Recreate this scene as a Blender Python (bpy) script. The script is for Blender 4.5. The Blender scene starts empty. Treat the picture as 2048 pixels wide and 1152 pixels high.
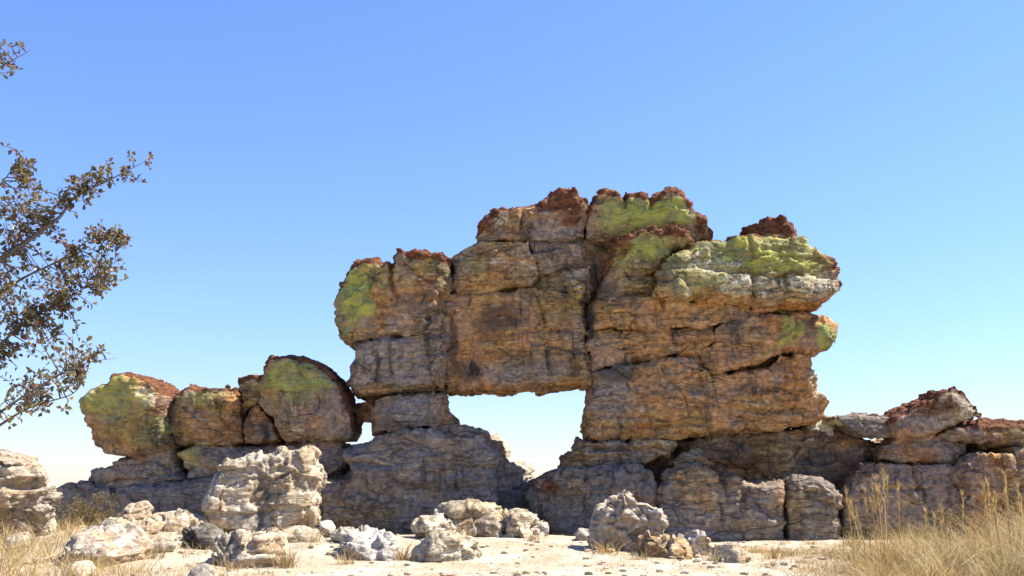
import bpy, bmesh, math, random
import numpy as np
from mathutils import Vector

# ------------------------------------------------------------------ camera, sky, sun, exposure
scene = bpy.context.scene
COL = scene.collection
F_PX, CAM_Z, PITCH = 1991.1, 0.90, math.radians(11.25)
cam_data = bpy.data.cameras.new('camera')
cam_data.lens = 35.0
cam_data.sensor_width = 36.0
cam_data.clip_end = 9000.0
cam = bpy.data.objects.new('camera', cam_data)
cam.location = (0, 0, CAM_Z)
cam.rotation_euler = (math.radians(90) + PITCH, 0, 0)
COL.objects.link(cam)
scene.camera = cam

SUN_EL, SUN_AZ = math.radians(53), math.radians(10)      # azimuth measured from +X (right) towards +Y (behind the wall)
world = bpy.data.worlds.new('World')
scene.world = world
world.use_nodes = True
wn = world.node_tree
wn.nodes.clear()
w_out = wn.nodes.new('ShaderNodeOutputWorld')
w_bg = wn.nodes.new('ShaderNodeBackground')
w_sky = wn.nodes.new('ShaderNodeTexSky')
w_sky.sky_type = 'NISHITA'
w_sky.sun_disc = False
w_sky.sun_elevation = SUN_EL
w_sky.sun_rotation = math.radians(90) - SUN_AZ
w_sky.altitude = 900
w_sky.air_density = 1.65
w_sky.dust_density = 0.0
w_sky.ozone_density = 6.0
w_bg.inputs['Strength'].default_value = 0.0640
w_tint = wn.nodes.new('ShaderNodeMix')          # the clear, saturated blue of dry highland air
w_tint.data_type = 'RGBA'
w_tint.blend_type = 'MULTIPLY'
w_tint.inputs['Factor'].default_value = 1.0
w_tint.inputs[7].default_value = (0.90, 0.98, 1.42, 1.0)
wn.links.new(w_sky.outputs[0], w_tint.inputs[6])
wn.links.new(w_tint.outputs[2], w_bg.inputs[0])
wn.links.new(w_bg.outputs[0], w_out.inputs[0])

sun_data = bpy.data.lights.new('sun', 'SUN')
sun_data.energy = 4.8
sun_data.angle = math.radians(0.55)
sun_data.color = (1.0, 0.95, 0.86)
sun = bpy.data.objects.new('sun', sun_data)
to_sun = Vector((math.cos(SUN_EL) * math.cos(SUN_AZ), math.cos(SUN_EL) * math.sin(SUN_AZ), math.sin(SUN_EL)))
sun.rotation_euler = to_sun.to_track_quat('Z', 'Y').to_euler()
sun.location = (20, 10, 30)
COL.objects.link(sun)
scene.view_settings.view_transform = 'Standard'
scene.view_settings.look = 'None'
scene.view_settings.gamma = 1.0
scene.view_settings.use_curve_mapping = False
scene.view_settings.exposure = 1.38

rng = np.random.default_rng(7)
random.seed(11)
CT, ST = math.cos(PITCH), math.sin(PITCH)


def P(px, py, Y):
    """point at distance Y that stands at photo coordinate (px, py) of the 2048 x 1152 layout"""
    xr, yr = (px - 1024) / F_PX, (576 - py) / F_PX
    s = Y / (CT - yr * ST)
    return np.array((xr * s, Y, CAM_Z + (ST + yr * CT) * s))


def layout_uv(x, z, Y):
    """inverse of P in the upright plane at distance Y"""
    q = (z - CAM_Z) / Y
    yr = (q * CT - ST) / (CT + q * ST)
    s = Y / (CT - yr * ST)
    return 1024 + x / s * F_PX, 576 - yr * F_PX


# ------------------------------------------------------------------ numpy noise
_perm = rng.permutation(4096).astype(np.int64)
_grad = rng.normal(size=(4096, 3))
_grad /= np.linalg.norm(_grad, axis=1)[:, None]
_rand = rng.random((4096, 4)).astype(np.float32)


def _hash(ix, iy, iz):
    return _perm[(_perm[(_perm[ix & 4095] + iy) & 4095] + iz) & 4095]


def perlin_exact(p, per=16):
    p = np.asarray(p, dtype=np.float64)
    i = np.floor(p).astype(np.int64)
    f = p - i
    u = f * f * f * (f * (f * 6 - 15) + 10)
    out = np.zeros(len(p))
    for dx in (0, 1):
        wx = u[:, 0] if dx else 1 - u[:, 0]
        for dy in (0, 1):
            wy = u[:, 1] if dy else 1 - u[:, 1]
            for dz in (0, 1):
                wz = u[:, 2] if dz else 1 - u[:, 2]
                g = _grad[_hash((i[:, 0] + dx) % per, (i[:, 1] + dy) % per, (i[:, 2] + dz) % per)]
                out += wx * wy * wz * (g[:, 0] * (f[:, 0] - dx) + g[:, 1] * (f[:, 1] - dy) + g[:, 2] * (f[:, 2] - dz))
    return out * 1.5


_VR, _VN = 7, 112           # samples per noise cell, volume size (16 cells)
_ax = np.arange(_VN) / _VR
_vol = perlin_exact(np.stack(np.meshgrid(_ax, _ax, _ax, indexing='ij'), -1).reshape(-1, 3)).astype(np.float32)


def perlin(p):
    q = np.asarray(p, dtype=np.float32) * _VR
    i = np.floor(q)
    f = q - i
    i = i.astype(np.int32) % _VN
    x0, y0, z0 = i[:, 0], i[:, 1], i[:, 2]
    x1 = (x0 + 1) % _VN; y1 = (y0 + 1) % _VN; z1 = (z0 + 1) % _VN
    x0 = x0 * (_VN * _VN); x1 = x1 * (_VN * _VN); y0 = y0 * _VN; y1 = y1 * _VN
    fx, fy, fz = f[:, 0], f[:, 1], f[:, 2]
    a = _vol[x0 + y0 + z0]; a = a + (_vol[x0 + y0 + z1] - a) * fz
    b = _vol[x0 + y1 + z0]; b = b + (_vol[x0 + y1 + z1] - b) * fz
    c = _vol[x1 + y0 + z0]; c = c + (_vol[x1 + y0 + z1] - c) * fz
    d = _vol[x1 + y1 + z0]; d = d + (_vol[x1 + y1 + z1] - d) * fz
    a = a + (b - a) * fy
    c = c + (d - c) * fy
    return (a + (c - a) * fx).astype(np.float64)


def fbm(p, octv=3, gain=0.5, lac=2.03):
    a, s, out = 1.0, 0.0, 0
    p = np.asarray(p, dtype=np.float64)
    for _ in range(octv):
        out = out + a * perlin(p)
        s += a
        a *= gain
        p = p * lac + 17.3
    return out / s


def worley(p, want_cell=False):
    """F1, F2 and a random value of the nearest cell"""
    i = np.floor(p).astype(np.int64)
    f = p - i
    n = len(p)
    f1 = np.full(n, 9.0, np.float32); f2 = np.full(n, 9.0, np.float32); cid = np.zeros(n, np.float32); hid = np.zeros(n, np.int64)
    f = f.astype(np.float32)
    for dx in (-1, 0, 1):
        for dy in (-1, 0, 1):
            for dz in (-1, 0, 1):
                h = _hash(i[:, 0] + dx, i[:, 1] + dy, i[:, 2] + dz)
                r = _rand[h]
                d = np.sqrt((r[:, 0] + dx - f[:, 0]) ** 2 + (r[:, 1] + dy - f[:, 1]) ** 2 + (r[:, 2] + dz - f[:, 2]) ** 2)
                m = d < f1
                f2 = np.where(m, f1, np.minimum(f2, d))
                cid = np.where(m, r[:, 3], cid)
                if want_cell:
                    hid = np.where(m, h, hid)
                f1 = np.where(m, d, f1)
    if want_cell:
        # plane through each cell with a slope of its own: angular fracture faces
        slope = (_grad[hid] * (f - 0.5)).sum(1)
        return f1, f2, cid, slope
    return f1, f2, cid


def sstep(a, b, x):
    t = np.clip((x - a) / (b - a), 0, 1)
    return t * t * (3 - 2 * t)


# ------------------------------------------------------------------ material helpers
def new_mat(name):
    m = bpy.data.materials.new(name)
    m.use_nodes = True
    nt = m.node_tree
    nt.nodes.clear()
    return m, nt


class NT:
    def __init__(self, nt):
        self.nt = nt

    def n(self, t, **kw):
        nd = self.nt.nodes.new(t)
        for k, v in kw.items():
            setattr(nd, k, v)
        return nd

    def link(self, a, b):
        self.nt.links.new(a, b)

    def val(self, sock, v):
        if hasattr(v, 'bl_idname') or hasattr(v, 'is_output'):
            self.link(v, sock)
        else:
            sock.default_value = v

    def math(self, op, a, b=0.0, c=None, clamp=False):
        nd = self.n('ShaderNodeMath', operation=op)
        nd.use_clamp = clamp
        self.val(nd.inputs[0], a)
        self.val(nd.inputs[1], b)
        if c is not None:
            self.val(nd.inputs[2], c)
        return nd.outputs[0]

    def mix(self, fac, a, b, blend='MIX'):
        nd = self.n('ShaderNodeMix', data_type='RGBA', blend_type=blend)
        self.val(nd.inputs['Factor'], fac)
        for s, v in ((nd.inputs[6], a), (nd.inputs[7], b)):
            if isinstance(v, tuple):
                s.default_value = (*v, 1.0)
            else:
                self.link(v, s)
        return nd.outputs[2]

    def noise(self, vec, scale, detail=4.0, rough=0.55, dist=0.0):
        nd = self.n('ShaderNodeTexNoise')
        self.link(vec, nd.inputs['Vector'])
        nd.inputs['Scale'].default_value = scale
        nd.inputs['Detail'].default_value = detail
        nd.inputs['Roughness'].default_value = rough
        nd.inputs['Distortion'].default_value = dist
        return nd.outputs['Fac']

    def mapping(self, vec, scale):
        nd = self.n('ShaderNodeMapping')
        self.link(vec, nd.inputs[0])
        nd.inputs['Scale'].default_value = scale
        return nd.outputs[0]

    def ramp(self, fac, lo, hi):
        nd = self.n('ShaderNodeMapRange', interpolation_type='SMOOTHSTEP')
        self.link(fac, nd.inputs[0])
        nd.inputs[1].default_value = lo
        nd.inputs[2].default_value = hi
        return nd.outputs[0]


def rock_material(name, tan, brown, grey, orange, fine=0.35, streak=0.55, bump_d=0.03, moss=(0.39, 0.40, 0.085), hue_f=0.8, mott=0.8, crack=0.5, fresh=0.7):
    m, nt = new_mat(name)
    g = NT(nt)
    out = g.n('ShaderNodeOutputMaterial')
    bs = g.n('ShaderNodeBsdfPrincipled')
    bs.inputs['Roughness'].default_value = 0.92
    bs.inputs['Specular IOR Level'].default_value = 0.12
    pos = g.n('ShaderNodeNewGeometry').outputs['Position']
    a1 = g.n('ShaderNodeVertexColor', layer_name='mask_a')
    a2 = g.n('ShaderNodeVertexColor', layer_name='mask_b')
    s1 = g.n('ShaderNodeSeparateColor'); g.link(a1.outputs[0], s1.inputs[0])
    s2 = g.n('ShaderNodeSeparateColor'); g.link(a2.outputs[0], s2.inputs[0])
    lich, crust, pale = s1.outputs
    dark, greym, warm = s2.outputs
    nA = g.noise(pos, 1.4, 4, 0.6)
    strat_v = g.mapping(pos, (0.9, 0.9, 6.5))
    nB = g.noise(strat_v, 1.3, 5, 0.62, 0.4)
    nC = g.noise(pos, 13, 5, 0.65)
    nD = g.noise(pos, 4.2, 4, 0.62)
    nS = g.noise(g.mapping(pos, (3.2, 3.2, 0.55)), 1.4, 5, 0.6, 0.3)
    col = g.mix(g.ramp(nB, 0.40, 0.60), tan, brown)
    nH = g.noise(pos, 0.75, 4, 0.6, 0.6)
    hue = g.mix(g.ramp(nH, 0.38, 0.62), (1.15, 0.86, 0.66), (0.92, 1.08, 0.95))
    col = g.mix(hue_f, col, hue, 'MULTIPLY')
    nF = g.noise(g.mapping(pos, (0.9, 0.9, 3.6)), 6.0, 5, 0.72, 0.5)
    col = g.mix(mott, col, g.mix(g.ramp(nF, 0.36, 0.66), (0.42, 0.40, 0.38), (1.35, 1.33, 1.28)), 'MULTIPLY')
    col = g.mix(g.math('MULTIPLY', g.ramp(nA, 0.42, 0.62), 0.6), col, grey)
    warm_f = g.math('MULTIPLY', warm, g.ramp(nD, 0.3, 0.62))
    col = g.mix(warm_f, col, orange)
    grey_f = g.math('MULTIPLY', greym, g.ramp(nA, 0.15, 0.55))
    col = g.mix(grey_f, col, grey)
    # scaled-off fresh stone and broad dark varnish
    nP = g.noise(g.mapping(pos, (1.0, 1.0, 1.8)), 2.4, 5, 0.68, 0.8)
    col = g.mix(g.math('MULTIPLY', g.ramp(nP, 0.57, 0.68), fresh), col, (0.60, 0.47, 0.31))
    col = g.mix(g.math('MULTIPLY', g.ramp(nP, 0.43, 0.30), 0.75 * streak), col, (0.085, 0.062, 0.042))
    # hairline cracks and bedding seams
    wv = g.n('ShaderNodeVectorMath', operation='ADD')
    nw = g.n('ShaderNodeTexNoise'); g.link(pos, nw.inputs['Vector']); nw.inputs['Scale'].default_value = 2.3; nw.inputs['Detail'].default_value = 5
    sc = g.n('ShaderNodeVectorMath', operation='SCALE'); g.link(nw.outputs['Color'], sc.inputs[0]); sc.inputs['Scale'].default_value = 0.30
    g.link(pos, wv.inputs[0]); g.link(sc.outputs[0], wv.inputs[1])
    vo = g.n('ShaderNodeTexVoronoi', feature='DISTANCE_TO_EDGE')
    g.link(g.mapping(wv.outputs[0], (1.0, 1.0, 1.7)), vo.inputs['Vector']); vo.inputs['Scale'].default_value = 1.35
    crk = g.math('MULTIPLY', g.ramp(vo.outputs['Distance'], 0.035, 0.006), g.ramp(g.noise(pos, 1.9, 3), 0.51, 0.60))
    seam_n = g.noise(g.mapping(wv.outputs[0], (0.42, 0.42, 4.2)), 1.6, 3, 0.5)
    seam = g.math('MULTIPLY', g.ramp(g.math('ABSOLUTE', g.math('SUBTRACT', seam_n, 0.5)), 0.014, 0.003), g.ramp(nH, 0.42, 0.54))
    crk = g.math('MAXIMUM', crk, g.math('MULTIPLY', seam, 0.8))
    # fine speckle
    col = g.mix(fine, col, g.mix(g.ramp(nC, 0.33, 0.68), (0.35, 0.32, 0.30), (1.25, 1.22, 1.18)), 'MULTIPLY')
    # dark water streaks and varnish; the dark mask also carries painted shade
    st = g.math('MULTIPLY', g.ramp(nS, 0.54, 0.72), streak)
    st = g.math('ADD', st, g.math('MULTIPLY', dark, g.ramp(nD, 0.15, 0.52)), clamp=True)
    st = g.math('MAXIMUM', st, g.math('MULTIPLY', crk, crack))
    col = g.mix(st, col, (0.045, 0.040, 0.036))
    # lichens and crust; the pale mask also carries painted sunlight
    nL = g.noise(pos, 9, 5, 0.72)
    lf = g.math('ADD', lich, g.math('MULTIPLY_ADD', nL, 2.2, -1.1))
    lsp = g.math('ADD', lich, g.math('MULTIPLY_ADD', g.noise(pos, 21, 5, 0.8), 3.0, -1.5))
    lf = g.math('ADD', g.math('MULTIPLY', g.ramp(lf, 0.30, 0.95), 0.42), g.math('MULTIPLY', g.ramp(lsp, 0.42, 0.58), g.math('MULTIPLY', lich, 0.8)), clamp=True)
    mossc = g.mix(g.ramp(nD, 0.35, 0.65), moss, (moss[0] * 0.55, moss[1] * 0.55, moss[2] * 1.1))
    col = g.mix(lf, col, mossc)
    pf = g.math('ADD', pale, g.math('MULTIPLY_ADD', g.noise(pos, 16, 4, 0.7), 1.7, -0.85))
    col = g.mix(g.math('MULTIPLY', g.ramp(pf, 0.50, 0.80), 0.8), col, (0.58, 0.55, 0.37))
    cf = g.math('ADD', crust, g.math('MULTIPLY_ADD', nL, 1.3, -0.65))
    crc = g.mix(g.ramp(nC, 0.35, 0.65), (0.060, 0.029, 0.017), (0.20, 0.070, 0.030))
    col = g.mix(g.math('MULTIPLY', g.ramp(cf, 0.18, 0.72), 0.94), col, crc)
    g.link(col, bs.inputs['Base Color'])
    h = g.math('ADD', g.math('MULTIPLY', g.noise(pos, 22, 4, 0.68), 0.8), g.math('MULTIPLY', g.noise(strat_v, 5.0, 4, 0.6), 0.7))
    h = g.math('ADD', h, g.math('ADD', g.math('MULTIPLY', nC, 0.5), g.math('MULTIPLY', nF, 0.45)))
    h = g.math('SUBTRACT', h, g.math('MULTIPLY', crk, 2.0 * crack))
    b = g.n('ShaderNodeBump')
    b.inputs['Strength'].default_value = 1.0
    b.inputs['Distance'].default_value = bump_d
    g.link(h, b.inputs['Height'])
    g.link(b.outputs[0], bs.inputs['Normal'])
    g.link(bs.outputs[0], out.inputs[0])
    return m


ROCK = rock_material('weathered_sandstone', (0.50, 0.33, 0.155), (0.29, 0.18, 0.09), (0.285, 0.252, 0.222), (0.54, 0.285, 0.115), fine=0.6, streak=0.85)
PALE_ROCK = rock_material('pale_sandstone', (0.60, 0.52, 0.39), (0.42, 0.33, 0.22), (0.48, 0.44, 0.39), (0.46, 0.29, 0.12), fine=0.55, streak=0.6, hue_f=0.3, mott=0.5, crack=0.2)


MID_ROCK = rock_material('tan_sandstone', (0.56, 0.45, 0.30), (0.36, 0.255, 0.15), (0.40, 0.35, 0.29), (0.46, 0.27, 0.10), fine=0.6, streak=0.85, hue_f=0.45, mott=0.65, crack=0.25)


def ground_material():
    m, nt = new_mat('pale_sand')
    g = NT(nt)
    out = g.n('ShaderNodeOutputMaterial')
    bs = g.n('ShaderNodeBsdfPrincipled')
    bs.inputs['Roughness'].default_value = 0.95
    bs.inputs['Specular IOR Level'].default_value = 0.1
    pos = g.n('ShaderNodeNewGeometry').outputs['Position']
    n1 = g.noise(g.mapping(pos, (1.0, 0.7, 1.0)), 1.6, 6, 0.62)
    n2 = g.noise(pos, 11, 6, 0.7)
    n3 = g.noise(pos, 45, 4, 0.7)
    col = g.mix(g.ramp(n1, 0.36, 0.62), (0.52, 0.45, 0.345), (0.41, 0.325, 0.22))
    col = g.mix(g.math('MULTIPLY', g.ramp(n2, 0.52, 0.70), 0.55), col, (0.24, 0.165, 0.085))
    col = g.mix(0.4, col, g.mix(g.ramp(n3, 0.3, 0.7), (0.45, 0.43, 0.40), (1.2, 1.2, 1.2)), 'MULTIPLY')
    g.link(col, bs.inputs['Base Color'])
    b = g.n('ShaderNodeBump')
    b.inputs['Strength'].default_value = 0.8
    b.inputs['Distance'].default_value = 0.03
    g.link(g.math('ADD', n2, g.math('MULTIPLY', n3, 0.4)), b.inputs['Height'])
    g.link(b.outputs[0], bs.inputs['Normal'])
    g.link(bs.outputs[0], out.inputs[0])
    return m


def leaf_material(name, rough=0.5, transl=0.3, spec=0.3):
    """colour comes per leaf or blade from the attribute 'tint'"""
    m, nt = new_mat(name)
    g = NT(nt)
    out = g.n('ShaderNodeOutputMaterial')
    bs = g.n('ShaderNodeBsdfPrincipled')
    bs.inputs['Roughness'].default_value = rough
    bs.inputs['Specular IOR Level'].default_value = spec
    c = g.n('ShaderNodeVertexColor', layer_name='tint').outputs[0]
    pos = g.n('ShaderNodeNewGeometry').outputs['Position']
    c2 = g.mix(0.5, c, g.mix(g.ramp(g.noise(pos, 30, 3), 0.3, 0.7), (0.55, 0.55, 0.55), (1.25, 1.2, 1.1)), 'MULTIPLY')
    g.link(c2, bs.inputs['Base Color'])
    tr = g.n('ShaderNodeBsdfTranslucent')
    g.link(c2, tr.inputs[0])
    mx = g.n('ShaderNodeMixShader')
    mx.inputs[0].default_value = transl
    g.link(bs.outputs[0], mx.inputs[1])
    g.link(tr.outputs[0], mx.inputs[2])
    g.link(mx.outputs[0], out.inputs[0])
    return m


def bark_material():
    m, nt = new_mat('grey_bark')
    g = NT(nt)
    out = g.n('ShaderNodeOutputMaterial')
    bs = g.n('ShaderNodeBsdfPrincipled')
    bs.inputs['Roughness'].default_value = 0.9
    pos = g.n('ShaderNodeNewGeometry').outputs['Position']
    n = g.noise(g.mapping(pos, (6, 6, 1.5)), 4, 6, 0.65)
    g.link(g.mix(g.ramp(n, 0.3, 0.7), (0.06, 0.05, 0.042), (0.17, 0.14, 0.115)), bs.inputs['Base Color'])
    b = g.n('ShaderNodeBump'); b.inputs['Distance'].default_value = 0.02
    g.link(n, b.inputs['Height']); g.link(b.outputs[0], bs.inputs['Normal'])
    g.link(bs.outputs[0], out.inputs[0])
    return m


GROUND_M, BARK_M = ground_material(), bark_material()
LEAF_M = leaf_material('brown_olive_leaf', 0.38, 0.42, 0.5)
STRAW_M = leaf_material('dry_straw', 0.7, 0.35, 0.15)


# ------------------------------------------------------------------ object helpers
def tag(o, label=None, cat=None, group=None, kind=None):
    if label: o['label'] = label
    if cat: o['category'] = cat
    if group: o['group'] = group
    if kind: o['kind'] = kind
    return o


def thing(name, loc, label, cat, group=None):
    e = bpy.data.objects.new(name, None)
    e.location = loc
    e.empty_display_size = 0.3
    COL.objects.link(e)
    return tag(e, label, cat, group)


def link_mesh(name, me, mat, parent=None, loc=(0, 0, 0)):
    o = bpy.data.objects.new(name, me)
    me.materials.clear()
    me.materials.append(mat)
    o.location = loc
    if parent is not None:
        o.parent = parent
    COL.objects.link(o)
    return o


def set_color_attr(me, name, arr):
    at = me.color_attributes.get(name) or me.color_attributes.new(name, 'FLOAT_COLOR', 'POINT')
    a4 = np.ones((len(me.vertices), 4), dtype=np.float32)
    a4[:, :3] = arr
    at.data.foreach_set('color', a4.ravel())


# patches of lichen, crust, stain and stone tone, some with light and shade painted in, on the cliff: kind, centre and radii in layout units, strength
PATCHES = [
    ('lichen', 712, 598, 34, 46, 1.0), ('lichen', 690, 640, 22, 34, 0.55), ('lichen', 750, 565, 46, 40, 0.55), ('lichen', 812, 560, 26, 30, 0.4),
    ('lichen', 945, 530, 26, 26, 0.5), ('lichen', 860, 535, 40, 22, 0.4),
    ('lichen', 1290, 430, 85, 28, 1.0), ('lichen', 1250, 450, 70, 30, 0.6), ('lichen', 1290, 505, 70, 26, 0.8), ('lichen', 1245, 525, 30, 20, 0.6),
    ('lichen', 1360, 500, 40, 24, 0.5), ('lichen', 1520, 510, 120, 40, 0.72), ('lichen', 1450, 505, 70, 26, 0.6), ('lichen', 1590, 545, 70, 30, 0.45), ('lichen', 1600, 510, 30, 24, 0.5),
    ('lichen', 1370, 560, 80, 40, 0.55), ('lichen', 1290, 570, 40, 26, 0.4), ('lichen', 1400, 600, 90, 20, 0.32), ('lichen', 1570, 665, 22, 34, 0.7), ('lichen', 1648, 670, 24, 24, 0.8),
    ('lichen', 1520, 690, 40, 20, 0.35), ('lichen', 1080, 600, 40, 40, 0.32), ('lichen', 1120, 610, 40, 40, 0.34), ('lichen', 930, 640, 40, 50, 0.25),
    ('lichen', 240, 800, 66, 44, 0.68), ('lichen', 280, 860, 70, 36, 0.5), ('lichen', 220, 850, 40, 40, 0.45), ('lichen', 400, 805, 40, 22, 0.6),
    ('lichen', 600, 765, 75, 38, 0.7), ('lichen', 545, 790, 50, 30, 0.4), ('lichen', 390, 915, 24, 18, 0.6), ('lichen', 640, 790, 40, 30, 0.35),
    ('lichen', 455, 830, 40, 30, 0.3), ('lichen', 1390, 905, 40, 16, 0.35), ('lichen', 2000, 900, 60, 20, 0.25), ('lichen', 1900, 900, 40, 20, 0.2),
    ('pale', 1000, 450, 34, 26, 0.62), ('pale', 1110, 432, 34, 18, 0.42), ('pale', 1125, 378, 26, 8, 0.6), ('pale', 1150, 572, 14, 22, 0.6), ('pale', 1160, 542, 28, 7, 0.6),
    ('pale', 1420, 535, 90, 26, 0.62), ('pale', 1480, 580, 90, 30, 0.68), ('pale', 1610, 570, 70, 26, 0.68), ('pale', 1600, 500, 30, 18, 0.5), ('pale', 1400, 520, 40, 14, 0.55),  # lichen ledges here, jutting stone above: sunlit tone put into the colour
    ('pale', 310, 790, 30, 36, 0.62), ('pale', 188, 792, 14, 12, 0.6), ('pale', 1630, 780, 26, 50, 0.55), ('pale', 1650, 855, 46, 16, 0.85), ('pale', 1930, 820, 26, 30, 0.6),  # pale on right-facing slopes and flanks: sunlight put into the colour
    ('pale', 1400, 460, 30, 24, 0.5), ('pale', 1660, 640, 20, 18, 0.45), ('pale', 880, 890, 60, 18, 0.3), ('pale', 1330, 892, 30, 10, 0.5), ('pale', 430, 775, 50, 10, 0.5),
    ('crust', 1120, 410, 60, 30, 0.72), ('crust', 975, 455, 26, 30, 0.5), ('crust', 1150, 440, 26, 30, 0.6), ('crust', 1400, 455, 26, 26, 0.6), ('crust', 1240, 500, 26, 26, 0.6),
    ('crust', 1090, 975, 36, 34, 0.55), ('crust', 1545, 455, 60, 20, 0.9), ('crust', 1860, 815, 50, 26, 0.55), ('crust', 725, 830, 22, 26, 0.5), ('crust', 690, 800, 14, 40, 0.5),
    ('crust', 1320, 550, 20, 26, 0.45), ('crust', 1720, 940, 24, 18, 0.4), ('crust', 1990, 852, 90, 14, 0.6), ('crust', 1640, 500, 30, 30, 0.4),
    ('dark', 1000, 640, 50, 34, 0.75), ('dark', 1172, 640, 14, 70, 0.95), ('dark', 908, 700, 16, 60, 0.8), ('dark', 925, 745, 40, 26, 0.6), ('dark', 890, 540, 26, 36, 0.75),
    ('dark', 1230, 755, 46, 24, 0.7), ('dark', 1080, 720, 90, 18, 0.4), ('dark', 1670, 920, 80, 46, 0.75), ('dark', 1720, 860, 60, 30, 0.5), ('dark', 1480, 905, 90, 30, 0.55), ('dark', 850, 620, 40, 50, 0.35),  # dark in the recess right of the pillar: deep shade painted in
    ('dark', 1110, 500, 30, 30, 0.3), ('dark', 1130, 620, 18, 60, 0.4), ('dark', 1560, 545, 70, 14, 0.6), ('dark', 1480, 535, 60, 10, 0.55), ('dark', 330, 870, 40, 40, 0.55),
    ('dark', 260, 870, 90, 30, 0.3), ('dark', 200, 970, 90, 20, 0.4), ('dark', 1605, 660, 22, 24, 0.5), ('dark', 1200, 560, 36, 40, 0.6), ('dark', 680, 950, 60, 26, 0.55),  # dark low on the round left block, here and above: painted shade
    ('dark', 1500, 780, 50, 12, 0.5), ('dark', 1390, 775, 30, 10, 0.4), ('dark', 1210, 490, 40, 40, 0.4), ('dark', 500, 860, 30, 40, 0.35), ('dark', 1010, 460, 60, 24, 0.4),
    ('warm', 1430, 790, 210, 80, 0.85), ('warm', 1400, 690, 230, 50, 0.75), ('warm', 1090, 690, 90, 80, 0.7), ('warm', 930, 660, 40, 50, 0.7), ('warm', 980, 530, 60, 50, 0.6),  # orange stone; bounce light on the right pillar is painted in as well
    ('warm', 1000, 770, 110, 14, 0.9), ('warm', 1380, 615, 160, 22, 0.7), ('warm', 790, 580, 40, 50, 0.5), ('warm', 1260, 850, 80, 30, 0.5), ('warm', 430, 850, 60, 40, 0.5),  # orange under the lintel and overhangs: ground bounce put into the colour
    ('warm', 1590, 845, 70, 16, 0.9), ('warm', 1840, 868, 60, 12, 1.0), ('warm', 1400, 975, 60, 50, 0.5), ('warm', 260, 890, 60, 20, 0.5), ('warm', 1780, 945, 90, 40, 0.4), ('warm', 740, 740, 40, 50, 0.3),
    ('grey', 800, 730, 110, 60, 0.8), ('grey', 830, 640, 60, 40, 0.7), ('grey', 830, 820, 90, 40, 0.8), ('grey', 860, 960, 260, 110, 1.0), ('grey', 400, 1000, 320, 80, 1.0), ('grey', 620, 850, 90, 50, 0.6),  # low on the cliff: grey stone with skylit shade put into the colour
    ('grey', 1020, 745, 130, 26, 0.8), ('grey', 1150, 1030, 150, 60, 1.0), ('grey', 1440, 1040, 190, 60, 0.8), ('grey', 1220, 790, 44, 60, 0.7), ('grey', 1090, 470, 80, 20, 0.5), ('grey', 1130, 1000, 180, 40, 0.6),
    ('grey', 560, 930, 190, 40, 0.7), ('grey', 260, 940, 140, 36, 0.8), ('grey', 1740, 860, 60, 24, 0.8), ('grey', 1620, 1040, 70, 50, 0.8), ('grey', 1800, 1010, 150, 60, 0.4),
]
CH = {'lichen': (0, 0), 'crust': (0, 1), 'pale': (0, 2), 'dark': (1, 0), 'grey': (1, 1), 'warm': (1, 2)}

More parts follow.
